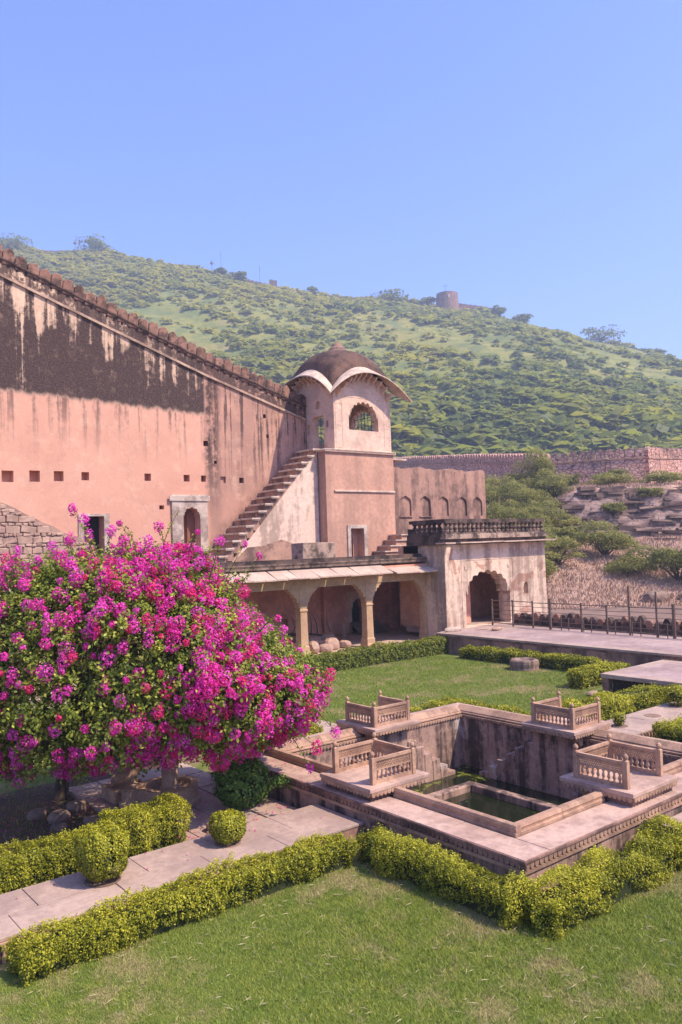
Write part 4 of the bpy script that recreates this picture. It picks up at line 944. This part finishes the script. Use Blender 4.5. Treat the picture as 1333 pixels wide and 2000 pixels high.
H('clipped_hedge', 'low hedge behind the pool coping between the standing stone and the corner', 15.2, 17.5, 16.1, 16.7, .55, .06, 1700, M_hedge, seed=26)
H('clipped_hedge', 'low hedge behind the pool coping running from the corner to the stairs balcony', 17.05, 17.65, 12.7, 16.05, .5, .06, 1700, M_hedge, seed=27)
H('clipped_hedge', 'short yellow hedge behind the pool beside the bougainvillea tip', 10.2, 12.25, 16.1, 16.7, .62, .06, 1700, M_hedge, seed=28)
def topiary(label, x, y, z0, r, h, L, n, mat=M_hedge, name='clipped_bush', cup=.8, seed=3):
    t = thing(name, label, 'bush', (x, y, z0)); D = unit(rng.normal(size=(n, 3))); D[:, 2] = np.where(D[:, 2] < -.75, -D[:, 2], D[:, 2])
    S_ = np.sign(D)*np.abs(D)**.72; k = 1 + (.2 if name == 'leafy_shrub' else .1)*snoise(D*2, 2.2, seed) - np.abs(rng.normal(0, .07, n))
    zz = (S_[:, 2]*.5*h + h*.52); tap = cup + (1-cup)*np.clip(zz/h, 0, 1)
    P = np.stack([x + S_[:, 0]*r*k*tap, y + S_[:, 1]*r*k*tap, z0 + np.maximum(.02, zz*np.where(D[:, 2] > 0, k, 1))], 1)
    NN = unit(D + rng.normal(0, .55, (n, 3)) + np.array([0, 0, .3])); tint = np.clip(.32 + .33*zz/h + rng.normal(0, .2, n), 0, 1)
    V, F, T = leaves(P, NN, rsz(n, .7, 1.3)*L, rsz(n, .42, .65)*L, tint)
    link('foliage', arr_mesh('foliage', V - np.array((x, y, z0)), F, T), mat, t)
    m = MB(); m.tube([(x, y, z0-.02), (x, y, z0+h*.6)], [.03, .015], 6)
    for i in range(6): a_ = i*1.05; m.tube([(x, y, z0+h*.2), (x + r*.6*math.cos(a_), y + r*.6*math.sin(a_), z0 + h*.7)], [.015, .006], 5)
    m.build('stem', M_bark, t)
    v, f = ICO1; MB().add([(x + p[0]*r*.72, y + p[1]*r*.72, z0 + h*.5 + p[2]*h*.36) for p in v], f).build('inner_twigs', M_core, t)
    return t
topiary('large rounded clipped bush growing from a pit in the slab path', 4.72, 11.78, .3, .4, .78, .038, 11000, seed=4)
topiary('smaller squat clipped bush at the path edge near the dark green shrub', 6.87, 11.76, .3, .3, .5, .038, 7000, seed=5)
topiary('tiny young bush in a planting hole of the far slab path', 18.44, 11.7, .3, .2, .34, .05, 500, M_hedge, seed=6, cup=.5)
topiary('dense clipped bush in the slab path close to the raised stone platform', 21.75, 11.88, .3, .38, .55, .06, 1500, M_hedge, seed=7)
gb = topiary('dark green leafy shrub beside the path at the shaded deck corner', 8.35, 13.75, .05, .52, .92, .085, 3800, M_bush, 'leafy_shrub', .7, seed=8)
n = 700; q = rng.random(n); P = np.stack([8.6 + q*.65 + rng.normal(0, .06, n), 13.5 - q*.25 + rng.normal(0, .07, n), .25 + .3*np.sin(q*2.6) + rng.normal(0, .05, n)], 1)
V, F, T = leaves(P, unit(rng.normal(size=(n, 3)) + (0, 0, .6)), .06, .035, rng.random(n)); link('side_sprays', arr_mesh('side_sprays', V - np.array(gb.location), F, T), M_bush, gb)

# bougainvillea
BC = np.array([7.0, 15.0, 2.95]); FH3 = np.array([FH[0], FH[1], 0]); RH3 = np.array([RH[0], RH[1], 0])
bt = thing('bougainvillea_tree', 'huge magenta bougainvillea mound spreading over the fountain and hedge', 'tree', (7.0, 15.0, 0))
def shell(D, k):
    lump = 1 + .1*snoise(D, 2.6, 41) + .06*snoise(D, 6, 42)
    up = np.where(D[:, 2] > 0, 2.3, 2.3 - .7*np.clip(D[:, 0], 0, 1)); lat = np.where(D @ np.array([1, 0, 0]) > 0, 3.45, 4.6)
    R = np.stack([D[:, 0]*lat, D[:, 1]*2.45, D[:, 2]*up], 1)*(lump*k)[:, None]
    R[:, 2] = np.where(R[:, 2] > 0, R[:, 2]*np.interp(R[:, 0], [-5, 1.2, 2.0, 2.9, 3.5], [1, 1, .6, .36, .4]), R[:, 2]) - np.interp(R[:, 0], [0, 1.5, 2.5, 3.5], [0, .1, .3, .55])   # the mound slopes down towards the pool
    return BC + R[:, :1]*RH3 + R[:, 1:2]*FH3 + R[:, 2:]*np.array([0, 0, 1.])
def dirs(n, zlo=-.72):
    D = unit(rng.normal(size=(int(n*2.2), 3))); D = D[D[:, 2] > zlo][:n]; return D
parts = []
ns_ = 4300; D = dirs(ns_, -.82); C0 = shell(D, 1 - np.abs(rng.normal(0, .06, ns_))); per = 24
C = np.repeat(C0, per, 0); DD = np.repeat(D, per, 0); n = len(C)
ax = unit(np.repeat(unit(D*.7 + rng.normal(0, .5, (ns_, 3)) + np.array([0, 0, -.25])), per, 0)); s_ = rng.uniform(-.22, .22, n)
P = C + ax*s_[:, None] + rng.normal(0, .045, (n, 3))
WD = unit(DD[:, :1]*RH3 + DD[:, 1:2]*FH3 + DD[:, 2:]*np.array([0, 0, 1.]))
NN = unit(WD*.7 + np.array([0, 0, .5]) + rng.normal(0, .55, (n, 3)))
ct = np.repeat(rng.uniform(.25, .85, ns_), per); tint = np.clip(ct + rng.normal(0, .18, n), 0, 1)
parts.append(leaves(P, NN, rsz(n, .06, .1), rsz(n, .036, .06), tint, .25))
# inner, larger leaves that close the mound
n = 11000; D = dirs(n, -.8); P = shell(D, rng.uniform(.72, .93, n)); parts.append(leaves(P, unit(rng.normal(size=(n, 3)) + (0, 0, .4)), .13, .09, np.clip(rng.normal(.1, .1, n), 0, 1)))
flow = []
nc = 3000; D = dirs(nc, -.8); dens = snoise(D, 2.4, 44) - .42*D[:, 0] - .2*np.abs(D[:, 2]) + .12 ; keep = dens + rng.normal(0, .45, nc) > -.22; D = D[keep]; nc = len(D)
Cc = shell(D, 1.0 + rng.uniform(-.01, .035, nc)); cr = rng.choice([.055, .08, .11, .15], nc, p=[.3, .32, .24, .14])
# long shoots reaching out of the mound
shoot_m = []; sc_pts = []
SD = list(dirs(90, -.55)) + [np.array([x_, rng.uniform(-.6, .2), rng.uniform(.6, 1)]) for x_ in np.linspace(-.9, .55, 26)] + [np.array([-.25, -.1, 1.]), np.array([-.45, -.2, 1.]), np.array([.15, -.3, 1.]), np.array([1., -.35, -.2]), np.array([1, -.4, -.55]), np.array([.95, -.6, -.4]), np.array([.6, 0, .9]), np.array([.75, -.2, .7])]
for i, d0 in enumerate(SD):
    d0 = unit(np.array([d0]))[0]; p0 = shell(d0[None], np.array([.9]))[0]; wd = d0[0]*RH3 + d0[1]*FH3 + d0[2]*np.array([0, 0, 1.])
    L = rng.uniform(.35, .75) if i < 100 else rng.uniform(.7, 1.05); pts = []
    side = rng.normal(0, .25, 3)
    for k in range(6):
        s = k/5; pts.append(p0 + (wd + side*s)*L*s + np.array([0, 0, -.32*s*s*L + (.25*s*L if wd[2] > .3 else 0)]))
    shoot_m.append(pts)
    m_ = 34; q = rng.uniform(.15, 1, m_); pp = np.array([np.array([np.interp(a, np.linspace(0, 1, 6), [p[j] for p in pts]) for j in range(3)]) for a in q]) + rng.normal(0, .03, (m_, 3))
    parts.append(leaves(pp, unit(rng.normal(size=(m_, 3)) + (0, 0, .8)), .07, .042, np.clip(rng.normal(.6, .2, m_), 0, 1), .3))
    if rng.random() < .75: sc_pts.append((pts[-1], rng.uniform(.06, .13)))
Cc = np.concatenate([Cc, np.array([p for p, r in sc_pts])]); cr = np.concatenate([cr, np.array([r for p, r in sc_pts])])
bt_t = rng.choice([.08, .5, .8], len(Cc), p=[.15, .5, .35])
for c, r, b0 in zip(Cc, cr, bt_t):
    n = int(34 + 5200*r*r); d = unit(rng.normal(size=(n, 3))); el = np.array([1, 1, rng.uniform(.9, 1.5)])
    rad = r*rng.uniform(.4, 1.0, n)**.5*rng.choice([.85, 1, 1.15], n, p=[.2, .65, .15]); p = c + d*rad[:, None]*el
    flow.append(leaves(p, unit(d + rng.normal(0, .5, (n, 3))), rsz(n, .034, .052), rsz(n, .03, .045), np.clip(b0 + rng.normal(0, .2, n), 0, 1)))
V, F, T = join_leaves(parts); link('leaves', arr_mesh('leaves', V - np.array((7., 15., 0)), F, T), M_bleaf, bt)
V, F, T = join_leaves(flow); link('blossoms', arr_mesh('blossoms', V - np.array((7., 15., 0)), F, T), M_bract, bt)
for pts in shoot_m: MB().tube(pts, list(np.linspace(.011, .004, 6)), 4).build('shoot', M_bark, bt)
tm = MB(); base = Vector((6.0, 17.2, 0))
tm.tube([base, base + Vector((.1, -.05, .7)), base + Vector((.25, -.3, 1.5)), base + Vector((.5, -.8, 2.3))], [.16, .12, .1, .07], 9); tm.build('trunk', M_bark, bt)
lm = MB()
for i in range(18):
    a_ = i*2.4; r = 1.2 + 1.6*((i*.37) % 1); e = Vector((7 + r*math.cos(a_), 15 + r*.8*math.sin(a_), 2.2 + 1.6*((i*.61) % 1)))
    s_ = base + Vector((.25, -.3, 1.5)); lm.tube([s_, s_.lerp(e, .5) + Vector((0, 0, .35)), e], [.06, .035, .012], 6)
lm.build('limbs', M_bark, bt)
# fallen petals
n = 1500; P = np.stack([rng.normal(6.6, 1.7, n), rng.normal(14.4, 1.5, n), np.full(n, .0)], 1)
P[:, 2] = np.where((P[:, 0] > 6.2) & (P[:, 0] < 9.1) & (P[:, 1] > 12.45) & (P[:, 1] < 17.6), .115, np.where((P[:, 1] > 10.95) & (P[:, 1] < 12.33) & (P[:, 0] < 9.1), .312, np.where((P[:, 0] > 9.1) & (P[:, 1] > 7.4), .62, .03)))
P = P[(P[:, 0] < 9.75)]; P = P[~((P[:, 1] < 12.4) & (rng.random(len(P)) < .8))]; n = len(P)
V, F, T = leaves(P, unit(rng.normal(0, .25, (n, 3)) + (0, 0, 1)), .04, .035, rng.random(n)); tag(link('fallen_petals', arr_mesh('fallen_petals', V, F, T), M_bract), 'magenta petals scattered on the ground under the bougainvillea', 'petals', kind='stuff')

# ------------------------------------------------------------------ grass blades
def grass(name, label, P, L, W):
    n = len(P); a = rng.uniform(0, 6.283, n); lean = rng.uniform(.25, 1.1, n)*L; l2 = rng.uniform(0, 6.283, n)
    tip = P + np.stack([np.cos(l2)*lean, np.sin(l2)*lean, L*rng.uniform(.5, 1, n)], 1); s_ = np.stack([np.cos(a), np.sin(a), 0*a], 1)*np.asarray(W).reshape(-1, 1)/2
    V = np.stack([P - s_, P + s_, tip], 1).reshape(-1, 3); tn = np.repeat(rng.random(n), 3)
    o = link(name, arr_mesh(name, V, np.arange(n*3).reshape(-1, 3), tn, 3), M_blade); return tag(o, label, 'grass', kind='stuff')
def pts_in(n, x0, x1, y0, y1, cond):
    P = np.stack([rng.uniform(x0, x1, n), rng.uniform(y0, y1, n), np.zeros(n)], 1); return P[cond(P[:, 0], P[:, 1])]
P = pts_in(640000, 1.2, 14.5, 2.2, 10.5, lambda x, y: (~((x > 8.9) & (y > 7.0))) & (x*.62 + y*.78 > 7.9) & (y < 10.35))
tall = snoise(P, 1.1, 71)*.4 + 1; grass('short_grass', 'short uneven grass of the open front lawn', P, .05*tall*rsz(len(P), .5, 1.25), .0065)
P = pts_in(4500, 1.2, 14.5, 2.2, 10.5, lambda x, y: (~((x > 8.9) & (y > 7.0))) & (x*.62 + y*.78 > 7.9)); P[:, 2] = .035
a = rng.uniform(0, 6.28, len(P)); l_ = rsz(len(P), .05, .16); V = np.stack([P, P + np.stack([np.cos(a)*l_*.5, np.sin(a)*l_*.5, .012+0*a], 1) + np.stack([-np.sin(a)*.004, np.cos(a)*.004, 0*a], 1), P + np.stack([np.cos(a+.12)*l_, np.sin(a+.12)*l_, rsz(len(P), 0, .03)], 1)], 1).reshape(-1, 3)
tag(link('dry_straw', arr_mesh('dry_straw', V, np.arange(len(V)).reshape(-1, 3), None, 3), stone('straw', (.5, .43, .27), (.38, .32, .18), amt=0)), 'pale dry straws lying on the front lawn', 'straw', kind='stuff')
P = pts_in(150000, 13.7, 26.1, 15.9, 25.8, lambda x, y: ~((x < 17.7) & (y < 16.7))); P[:, 2] = .004
grass('short_grass', 'short grass of the enclosed lawn before the veranda', P, .06*rsz(len(P), .5, 1.3), .011)
P = pts_in(12000, 1.0, 6.2, 13.3, 19, lambda x, y: y > 13.3); grass('short_grass', 'shaded grass under the bougainvillea', P, .06*rsz(len(P), .5, 1.3), .008)
P = pts_in(20000, 17.7, 23, 13.4, 16, lambda x, y: x > 0); P[:, 2] = .004; grass('short_grass', 'grass strip between the broad hedge and the short hedge', P, .06*rsz(len(P), .5, 1.3), .011)

# ------------------------------------------------------------------ rampart on the ridge
def rampart_mat():
    M = Mat('rampart_rubble'); v = M.vec(M.x*1.6, M.y*1.6, M.z*2.6); c = M.t.nodes.new('ShaderNodeTexVoronoi'); c.inputs['Scale'].default_value = 1.0; M.t.links.new(v, c.inputs['Vector'])
    q = M.t.nodes.new('ShaderNodeSeparateColor'); M.t.links.new(c.outputs['Color'], q.inputs[0]); r = S(M, q.outputs[0]); e = M.voro(1.0, v)
    col = M.mix(r, (.48, .25, .175), (.66, .38, .28)); col = M.mix(1.0 - e.step(.02, .1), col, (.14, .085, .07)); col = M.mix(M.noise(.35, 6, .65).step(.5, .7)*.6, col, (.13, .08, .065))
    return M.out(col, .95, e, .6, .08)
M_ramp = rampart_mat()
ra = thing('rampart', 'long red stone rampart with merlons crossing above the rocky slope', 'wall', (*W2(100, 33), 10))
pts = [Vector((*W2(u, v), z)) for u, v, z in RP]
m = MB(); sc_ = MB(); me_r = MB().prism([(-.44, 0), (.44, 0), (.44, .75), (.3, 1.05), (0, 1.28), (-.3, 1.05), (-.44, .75)], 'y', -.25, .25).mesh(); me_r.materials.append(M_ramp)
for i, (a, b) in enumerate(zip(pts[:-1], pts[1:])):
    d = (b-a); L = math.hypot(d.x, d.y); dn = Vector((d.x, d.y, 0))/L; nn = Vector((dn.y, -dn.x, 0))
    if nn.dot(Vector((-FH[0], -FH[1], 0))) < 0: nn = -nn
    for mm, o0, o1, z0_, z1_ in ((m, .5, -.9, -9.5, -1.25), (sc_, .62, .501, -1.5, -1.32)):
        A = [a + nn*o0, b + nn*o0, b + nn*o1, a + nn*o1]
        lo = [p + Vector((0, 0, z0_)) for p in A]; hi = [p + Vector((0, 0, z1_)) for p in A]
        if mm is m: lo[0] += nn*.5; lo[1] += nn*.5
        mm.add(lo + hi, [(3, 2, 1, 0), (4, 5, 6, 7), (0, 1, 5, 4), (1, 2, 6, 5), (2, 3, 7, 6), (3, 0, 4, 7)])
    k = max(1, int(L/.98))
    for j in range(k):
        p = a.lerp(b, (j+.5)/k) + nn*.25; o = link('merlon', me_r, None, ra, p + Vector((0, 0, -1.26 + random.uniform(-.06, .04)))); o.rotation_euler.z = math.atan2(dn.y, dn.x); o.scale.x = L/k/.98
m.build('wall_face', M_ramp, ra); sc_.build('string_course', M_trim, ra)
# ------------------------------------------------------------------ scrub on the near slope
def clump(n, rx, rz, leaf, seed, flat=.0):
    r = np.random.default_rng(seed); D = unit(r.normal(size=(n, 3))); D[:, 2] = np.abs(D[:, 2])*1.0 - .25
    P = D*np.array([rx, rx, rz])*(r.uniform(.35, 1, n)**.5*(1 + .25*snoise(D, 2.5, seed)))[:, None]; P[:, 2] += rz*.35
    return P, unit(D + r.normal(0, .7, (n, 3)) + np.array([0, 0, .4])), leaf*r.uniform(.6, 1.4, n), np.clip(.15 + .5*(P[:, 2]/rz) + r.normal(0, .18, n), 0, 1)
def scrub_tree(label, u, v, w, h, n, leaf, dark=0., group=None, name='scrub_tree', mat=None, zoff=0.):
    x, y = W2(u, v); z = float(terr(np.array([[u]]), np.array([[v]]))[0, 0]) + zoff; sd_ = int(u*7 + v*13)
    t = thing(name, label, 'tree', (x, y, z - .1), group); r = np.random.default_rng(sd_); parts = []
    m = MB(); k = 15
    for i in range(k):
        a_ = r.uniform(0, 6.28); rr = w*.5*r.uniform(.1, .85); c = np.array([math.cos(a_)*rr, math.sin(a_)*rr, h*r.uniform(.12, .72)*(1 - .35*(rr/(w*.5))**2)])
        P, N, L, T = clump(n//k, w*r.uniform(.2, .3), h*r.uniform(.18, .3), leaf, sd_+i); parts.append(leaves(P + c, N, L, L*.55, np.clip(T - dark, 0, 1)))
        m.tube([(0, 0, 0), tuple(c*.45 + np.array([0, 0, .1*h])), tuple(c + np.array([0, 0, .1*h]))], [.05*h*.5, .03*h*.5, .012*h*.5], 5)
    V, F, T = join_leaves(parts); link('crown', arr_mesh('crown', V, F, T), mat or M_scrub, t); o = link('trunk', m.mesh(), M_bark, t); return t
ST = [('wide airy thorn tree in the middle of the dry slope below the cliff', 74, 24.3, 6.0, 4.2, 3600, .0),
      ('dense dark green thorn tree near the boulder on the dry slope', 65, 27.3, 6.5, 3.6, 4200, .22),
      ('low bright shrub between the two thorn trees of the dry slope', 68, 24.0, 5.0, 1.8, 2000, -.05),
      ('tall shrub against the rampart corner', 99, 24.4, 5, 6.5, 3200, .0), ('round dark shrub at the foot of the rampart', 97, 33.2, 4.2, 2.6, 1800, .25), ('small dark bush at the rampart corner foot', 98, 28.5, 2.6, 2.2, 1200, .3),
      ('bushy shrub just below the tall rampart shrub', 93, 23.4, 6, 4.2, 2800, .0), ('yellowish thicket shrub in the middle of the scrubby slope', 88, 20.6, 6.5, 4.2, 2800, -.05), ('olive shrub beside the end of the niche wall', 90, 17.6, 6, 4.5, 2800, .05),
      ('sprawling shrub lower on the scrubby slope', 82, 20.2, 5.5, 3.4, 2400, .0), ('leaning shrub above the pavilion roof corner', 78, 18.4, 5, 3.6, 2400, .02), ('pale shrub close behind the pavilion roof', 70, 16.3, 5, 3.4, 2400, -.08), ('thorny shrub at the lower edge of the scrub', 71, 19.2, 4, 2.6, 1800, .0),
      ('bright shrub on top of the cliff edge', 93, 31.5, 5, 1.8, 1600, -.08), ('low shrub growing along the cliff top under the bastion', 92, 37.0, 5.5, 1.9, 1600, -.05), ('shrub hanging from a ledge of the cliff', 86, 33.5, 2.6, 1.6, 1000, .05), ('shrub in a crack of the cliff', 85, 29.0, 2.6, 1.6, 1000, .02), ('shrub on the cliff beyond the bastion', 92, 41.5, 5, 2.0, 1500, -.05)]
ST += [('%s shrub in the thicket %s' % (a_, b_), u_, v_, w_, h_, 2000, k_) for a_, b_, u_, v_, w_, h_, k_ in (
    ('small olive', 'right under the rampart wall', 101, 22.8, 5, 3, .0), ('leafy pale', 'beside the niche wall top', 95, 17.9, 6, 4, -.06), ('round grey green', 'above the pavilion balustrade', 84, 17.2, 5, 3.2, .06), ('tangled', 'at the edge of the loose stones', 90, 24.0, 4.5, 3, .0), ('low yellow', 'just below the loose stones', 84, 22.6, 4.5, 2.4, -.1),
    ('drooping', 'beside the pavilion eave', 74, 17.3, 5, 3.5, .0), ('feathery', 'over the dry grass edge', 76, 20.6, 4, 2.4, -.05), ('stubby dark', 'where the slope meets the cliff', 80, 22.8, 3, 2, .15), ('upright', 'behind the drooping shrub', 80, 16.2, 5, 4, .04), ('spreading', 'lowest beside the pavilion wall', 66, 15.6, 4, 2.6, -.03))]
for lab, u, v, w, h, n, dk_ in ST: scrub_tree(lab, u, v, w, h, int(n*1.9), .2, dk_, 'scrub on the near slope')
# dry grass tufts
n = 26000; u = rng.uniform(56, 92, n); v = u*rng.uniform(.14, .52, n); z = terr(u, v); X, Y = W2(u, v); P = np.stack([X, Y, z - .02], 1); P = P[z > -.25]; n = len(P)
a = rng.uniform(0, 6.28, n); L = rsz(n, .15, .45); s_ = np.stack([np.cos(a), np.sin(a), 0*a], 1)*.05; tip = P + np.stack([rng.normal(0, .12, n), rng.normal(0, .12, n), L], 1)
V = np.stack([P - s_, P + s_, tip], 1).reshape(-1, 3)
tag(link('dry_grass', arr_mesh('dry_grass', V, np.arange(n*3).reshape(-1, 3), None, 3), stone('dry_grass_blade', (.5, .32, .25), (.38, .24, .18), amt=0, sc=.3)), 'pinkish dry grass covering the slope behind the terrace', 'grass', kind='stuff')
for i, (lab, u, v, s) in enumerate((('pale angular boulder sticking out of the dry slope', 60, 23.5, 1.3), ('smaller boulder at the foot of the dark thorn tree', 60, 25.8, .9))):
    z = float(terr(np.array([[float(u)]]), np.array([[v]]))[0, 0]); o = link('boulder', rock_mesh((s, s*.6, s*.45), 80+i), M_rock, loc=(*W2(u, v), z + .1)); tag(o, lab, 'boulder')
# rock face blocks
nb = 0
rf = thing('rock_face', 'layered cliff of purplish rock below the rampart', 'cliff', (*W2(88, 32), 6))
zz_ = 4.4; vs = np.linspace(24.2, 44, 40)
while zz_ < 10.6:
    hh = rng.uniform(.18, .5); v0 = 24.0 + rng.random()
    while v0 < 44:
        w = rng.uniform(.7, 3.2)
        us = np.linspace(80, 94, 60); zc = terr(us, np.full(60, v0)); u0 = float(np.interp(zz_ + hh/2, zc, us))
        if rng.random() < .55 and v0/u0 > .275:
            x_, y_ = W2(u0 + rng.uniform(.1, .9), v0); o = link('rock', MB().box(-w/2, w/2, -.9, .9, -hh/2, hh/2, jit=.1).mesh(), M_rock, rf, (x_, y_, zz_ + hh/2)); o.rotation_euler = (rng.uniform(-.03, .03), rng.uniform(-.04, .04), rng.uniform(-.16, .16) + math.atan2(RH[1], RH[0]))
        v0 += w*.97
    zz_ += hh*.95

# ------------------------------------------------------------------ far hill: woodland, wall fragments, round tower
protos = []
for k in range(6):
    P, N, L, T = clump(20, 1.0, .85, .85, 900+k); protos.append(leaves(P, unit(N*.9 + np.array([0, 0, .35])), L, L*.75, np.clip(.5 + (T-.45)*.6, 0, 1), 0, np.random.default_rng(k)))
n = 31000; u = 190 + 335*rng.random(n)**.85; v = u*rng.uniform(-.62, .62, n); P2 = np.stack([u, v, 0*u], 1)
dn = snoise(P2, .017, 91)*1.3 + snoise(P2, .07, 92)*.5 + rng.normal(0, .35, n) + np.clip((300-u)/100, -.3, 1)*.7 + .5*np.clip(v/u, -.4, .5); k = dn > -.42; u, v = u[k], v[k]; n = len(u)
z = terr(u, v); X, Y = W2(u, v); sc = (.6 + 2.8*rng.random(n)**2.4)*(1 + .55*np.clip(dn[k], 0, 1.2)*(u < 400))*np.clip(1 + .3*snoise(P2[k], .05, 95), .6, 1.5); rz_ = rng.uniform(0, 6.28, n); pk = rng.integers(0, 6, n); tt = np.clip(.12 + .32*snoise(P2[k], .03, 96) + .18*snoise(P2[k], .1, 97) - .5*np.clip(v/u, -.3, .5) + .25*np.clip((u-330)/200, -1, 1)*.5, -.5, .5)
VV = []; TT = []
for kk in range(6):
    V0, F0, T0 = protos[kk]; m_ = pk == kk; c, s_ = np.cos(rz_[m_])[:, None], np.sin(rz_[m_])[:, None]; q = sc[m_][:, None]
    xx = (V0[None, :, 0]*c - V0[None, :, 1]*s_)*q*1.25 + X[m_][:, None]; yy = (V0[None, :, 0]*s_ + V0[None, :, 1]*c)*q*1.25 + Y[m_][:, None]; zz = V0[None, :, 2]*q*.9 + z[m_][:, None] - .15
    VV.append(np.stack([xx, yy, zz], -1).reshape(-1, 3)); TT.append((T0[None, :] + tt[m_][:, None] + rng.normal(0, .16, (m_.sum(), 1))).ravel())
V = np.concatenate(VV); T = np.clip(np.concatenate(TT), 0, 1)
tag(link('hill_scrub', arr_mesh('hill_scrub', V, np.arange(len(V)).reshape(-1, 4), T), M_wood), 'green scrub woodland covering the far hillside', 'woodland', kind='stuff')
rt_ = thing('watchtower', 'round ruined stone watchtower on the far ridge', 'tower', (*W2(508, 73), 150))
q = MB(); q.lathe(*W2(508, 73), [(7.6, 148), (7.4, 155), (6.9, 163.0), (6.9, 164.2), (6.0, 164.2), (6.0, 161)], 24); q.build('tower_drum', M_rampart, rt_)
MB().box(W2(501.6, 73)[0]-.8, W2(501.6, 73)[0]+.8, W2(501.6, 73)[1]-.8, W2(501.6, 73)[1]+.8, 160.0, 161.8).build('window', M_chajja, rt_)
MB().tube([(*W2(508, 72), 161), (*W2(508, 72), 171)], .12, 5).tube([(*W2(508, 70), 169.5), (*W2(508, 74), 169.5)], .1, 5).build('mast', M_metal, rt_)
def ridge_wall(label, v0, v1, h, u=514, notch=False):
    t = thing('ruined_wall', label, 'wall', (*W2(u, (v0+v1)/2), float(terr(np.array([[float(u)]]), np.array([[(v0+v1)/2]]))[0, 0]))); m = MB(); nn = 8
    for i in range(nn):
        a, b = v0 + (v1-v0)*i/nn, v0 + (v1-v0)*(i+1)/nn; za = float(terr(np.array([[float(u)]]), np.array([[(a+b)/2]]))[0, 0]); hh = h*(1 if not notch else (1.8 if i > 5 else .8))
        A = [Vector((*W2(u, a), 0)), Vector((*W2(u, b), 0)), Vector((*W2(u+2, b), 0)), Vector((*W2(u+2, a), 0))]
        m.add([p + Vector((0, 0, za-3)) for p in A] + [p + Vector((0, 0, za+hh)) for p in A], [(3, 2, 1, 0), (4, 5, 6, 7), (0, 1, 5, 4), (1, 2, 6, 5), (2, 3, 7, 6), (3, 0, 4, 7)])
    m.build('masonry', M_rampart, t)
ridge_wall('low ruined wall stepping down beside the round watchtower', 80, 106, 4.2); ridge_wall('ruined wall with a small gateway on the far ridge', -57, -37, 3.2, notch=True)
ridge_wall('low wall on the ridge between two round trees', -8, 40, 1.6); ridge_wall('low wall on the highest part of the ridge', -190, -140, 1.8)
for lab, u, v, w, h in (('broad umbrella tree on the highest part of the ridge', 512, -154, 22, 12), ('rounded tree above the merlons at the top of the fort wall', 505, -205, 30, 11), ('small tree beside the masts on the ridge', 512, -73, 9, 6), ('tree on the ridge above the low ridge wall', 514, 37, 22, 8),
                        ('round tree right of the ridge watchtower wall', 512, 107, 11, 8), ('wide tree at the end of the ridge where it drops', 512, 172, 28, 11), ('tree on the ridge between the gateway ruin and the low wall', 512, -14, 6, 7), ('low tree against the round watchtower', 512, 60, 12, 6), ('tree on the ridge slope past the watchtower', 512, 122, 12, 6), ('small tree on the descending ridge end', 512, 207, 16, 6), ('low bushy tree before the gateway ruin on the ridge', 512, -62, 12, 6)):
    scrub_tree(lab, u, v, w, h, 900, 1.5, .12, 'trees on the far ridge', 'ridge_tree', M_wood)
for i, (v, h) in enumerate(((-79, 9), (-73, 17), (-48, 14), (-168, 9))):
    z = float(terr(np.array([[513.]]), np.array([[float(v)]]))[0, 0]); x, y = W2(513, v)
    q = MB().tube([(x, y, z-.5), (x, y, z+h)], .18, 5).box(x-.8, x+.8, y-.8, y+.8, z+h-2.5, z+h-1.5) if i in (0, 3) else MB().tube([(x, y, z-.5), (x, y, z+h)], .12, 5).tube([(x-.6, y+.6, z+h*.8), (x+.6, y-.6, z+h*.8)], .08, 4)
    tag(q.build('mast', M_metal, loc=(x, y, z)), ['short dark mast with a box on the ridge', 'tall thin mast next to the small ridge tree', 'thin mast beside the red flag spot on the ridge', 'short dark mast beside the umbrella tree on the ridge'][i], 'mast')

# ------------------------------------------------------------------ haze
hb = MB().box(-1520, 1820, -1520, 1820, -2.6, 236).build('haze', None); tag(hb, 'thin pale haze over the valley', 'haze', kind='stuff')
hm = bpy.data.materials.new('haze'); hm.use_nodes = True; nt = hm.node_tree; nt.nodes.clear()
pv_ = nt.nodes.new('ShaderNodeVolumePrincipled'); pv_.inputs['Density'].default_value = .00075; pv_.inputs['Color'].default_value = (.72, .82, .98, 1); pv_.inputs['Anisotropy'].default_value = .1
ou = nt.nodes.new('ShaderNodeOutputMaterial'); nt.links.new(pv_.outputs[0], ou.inputs['Volume']); hb.data.materials.append(hm)
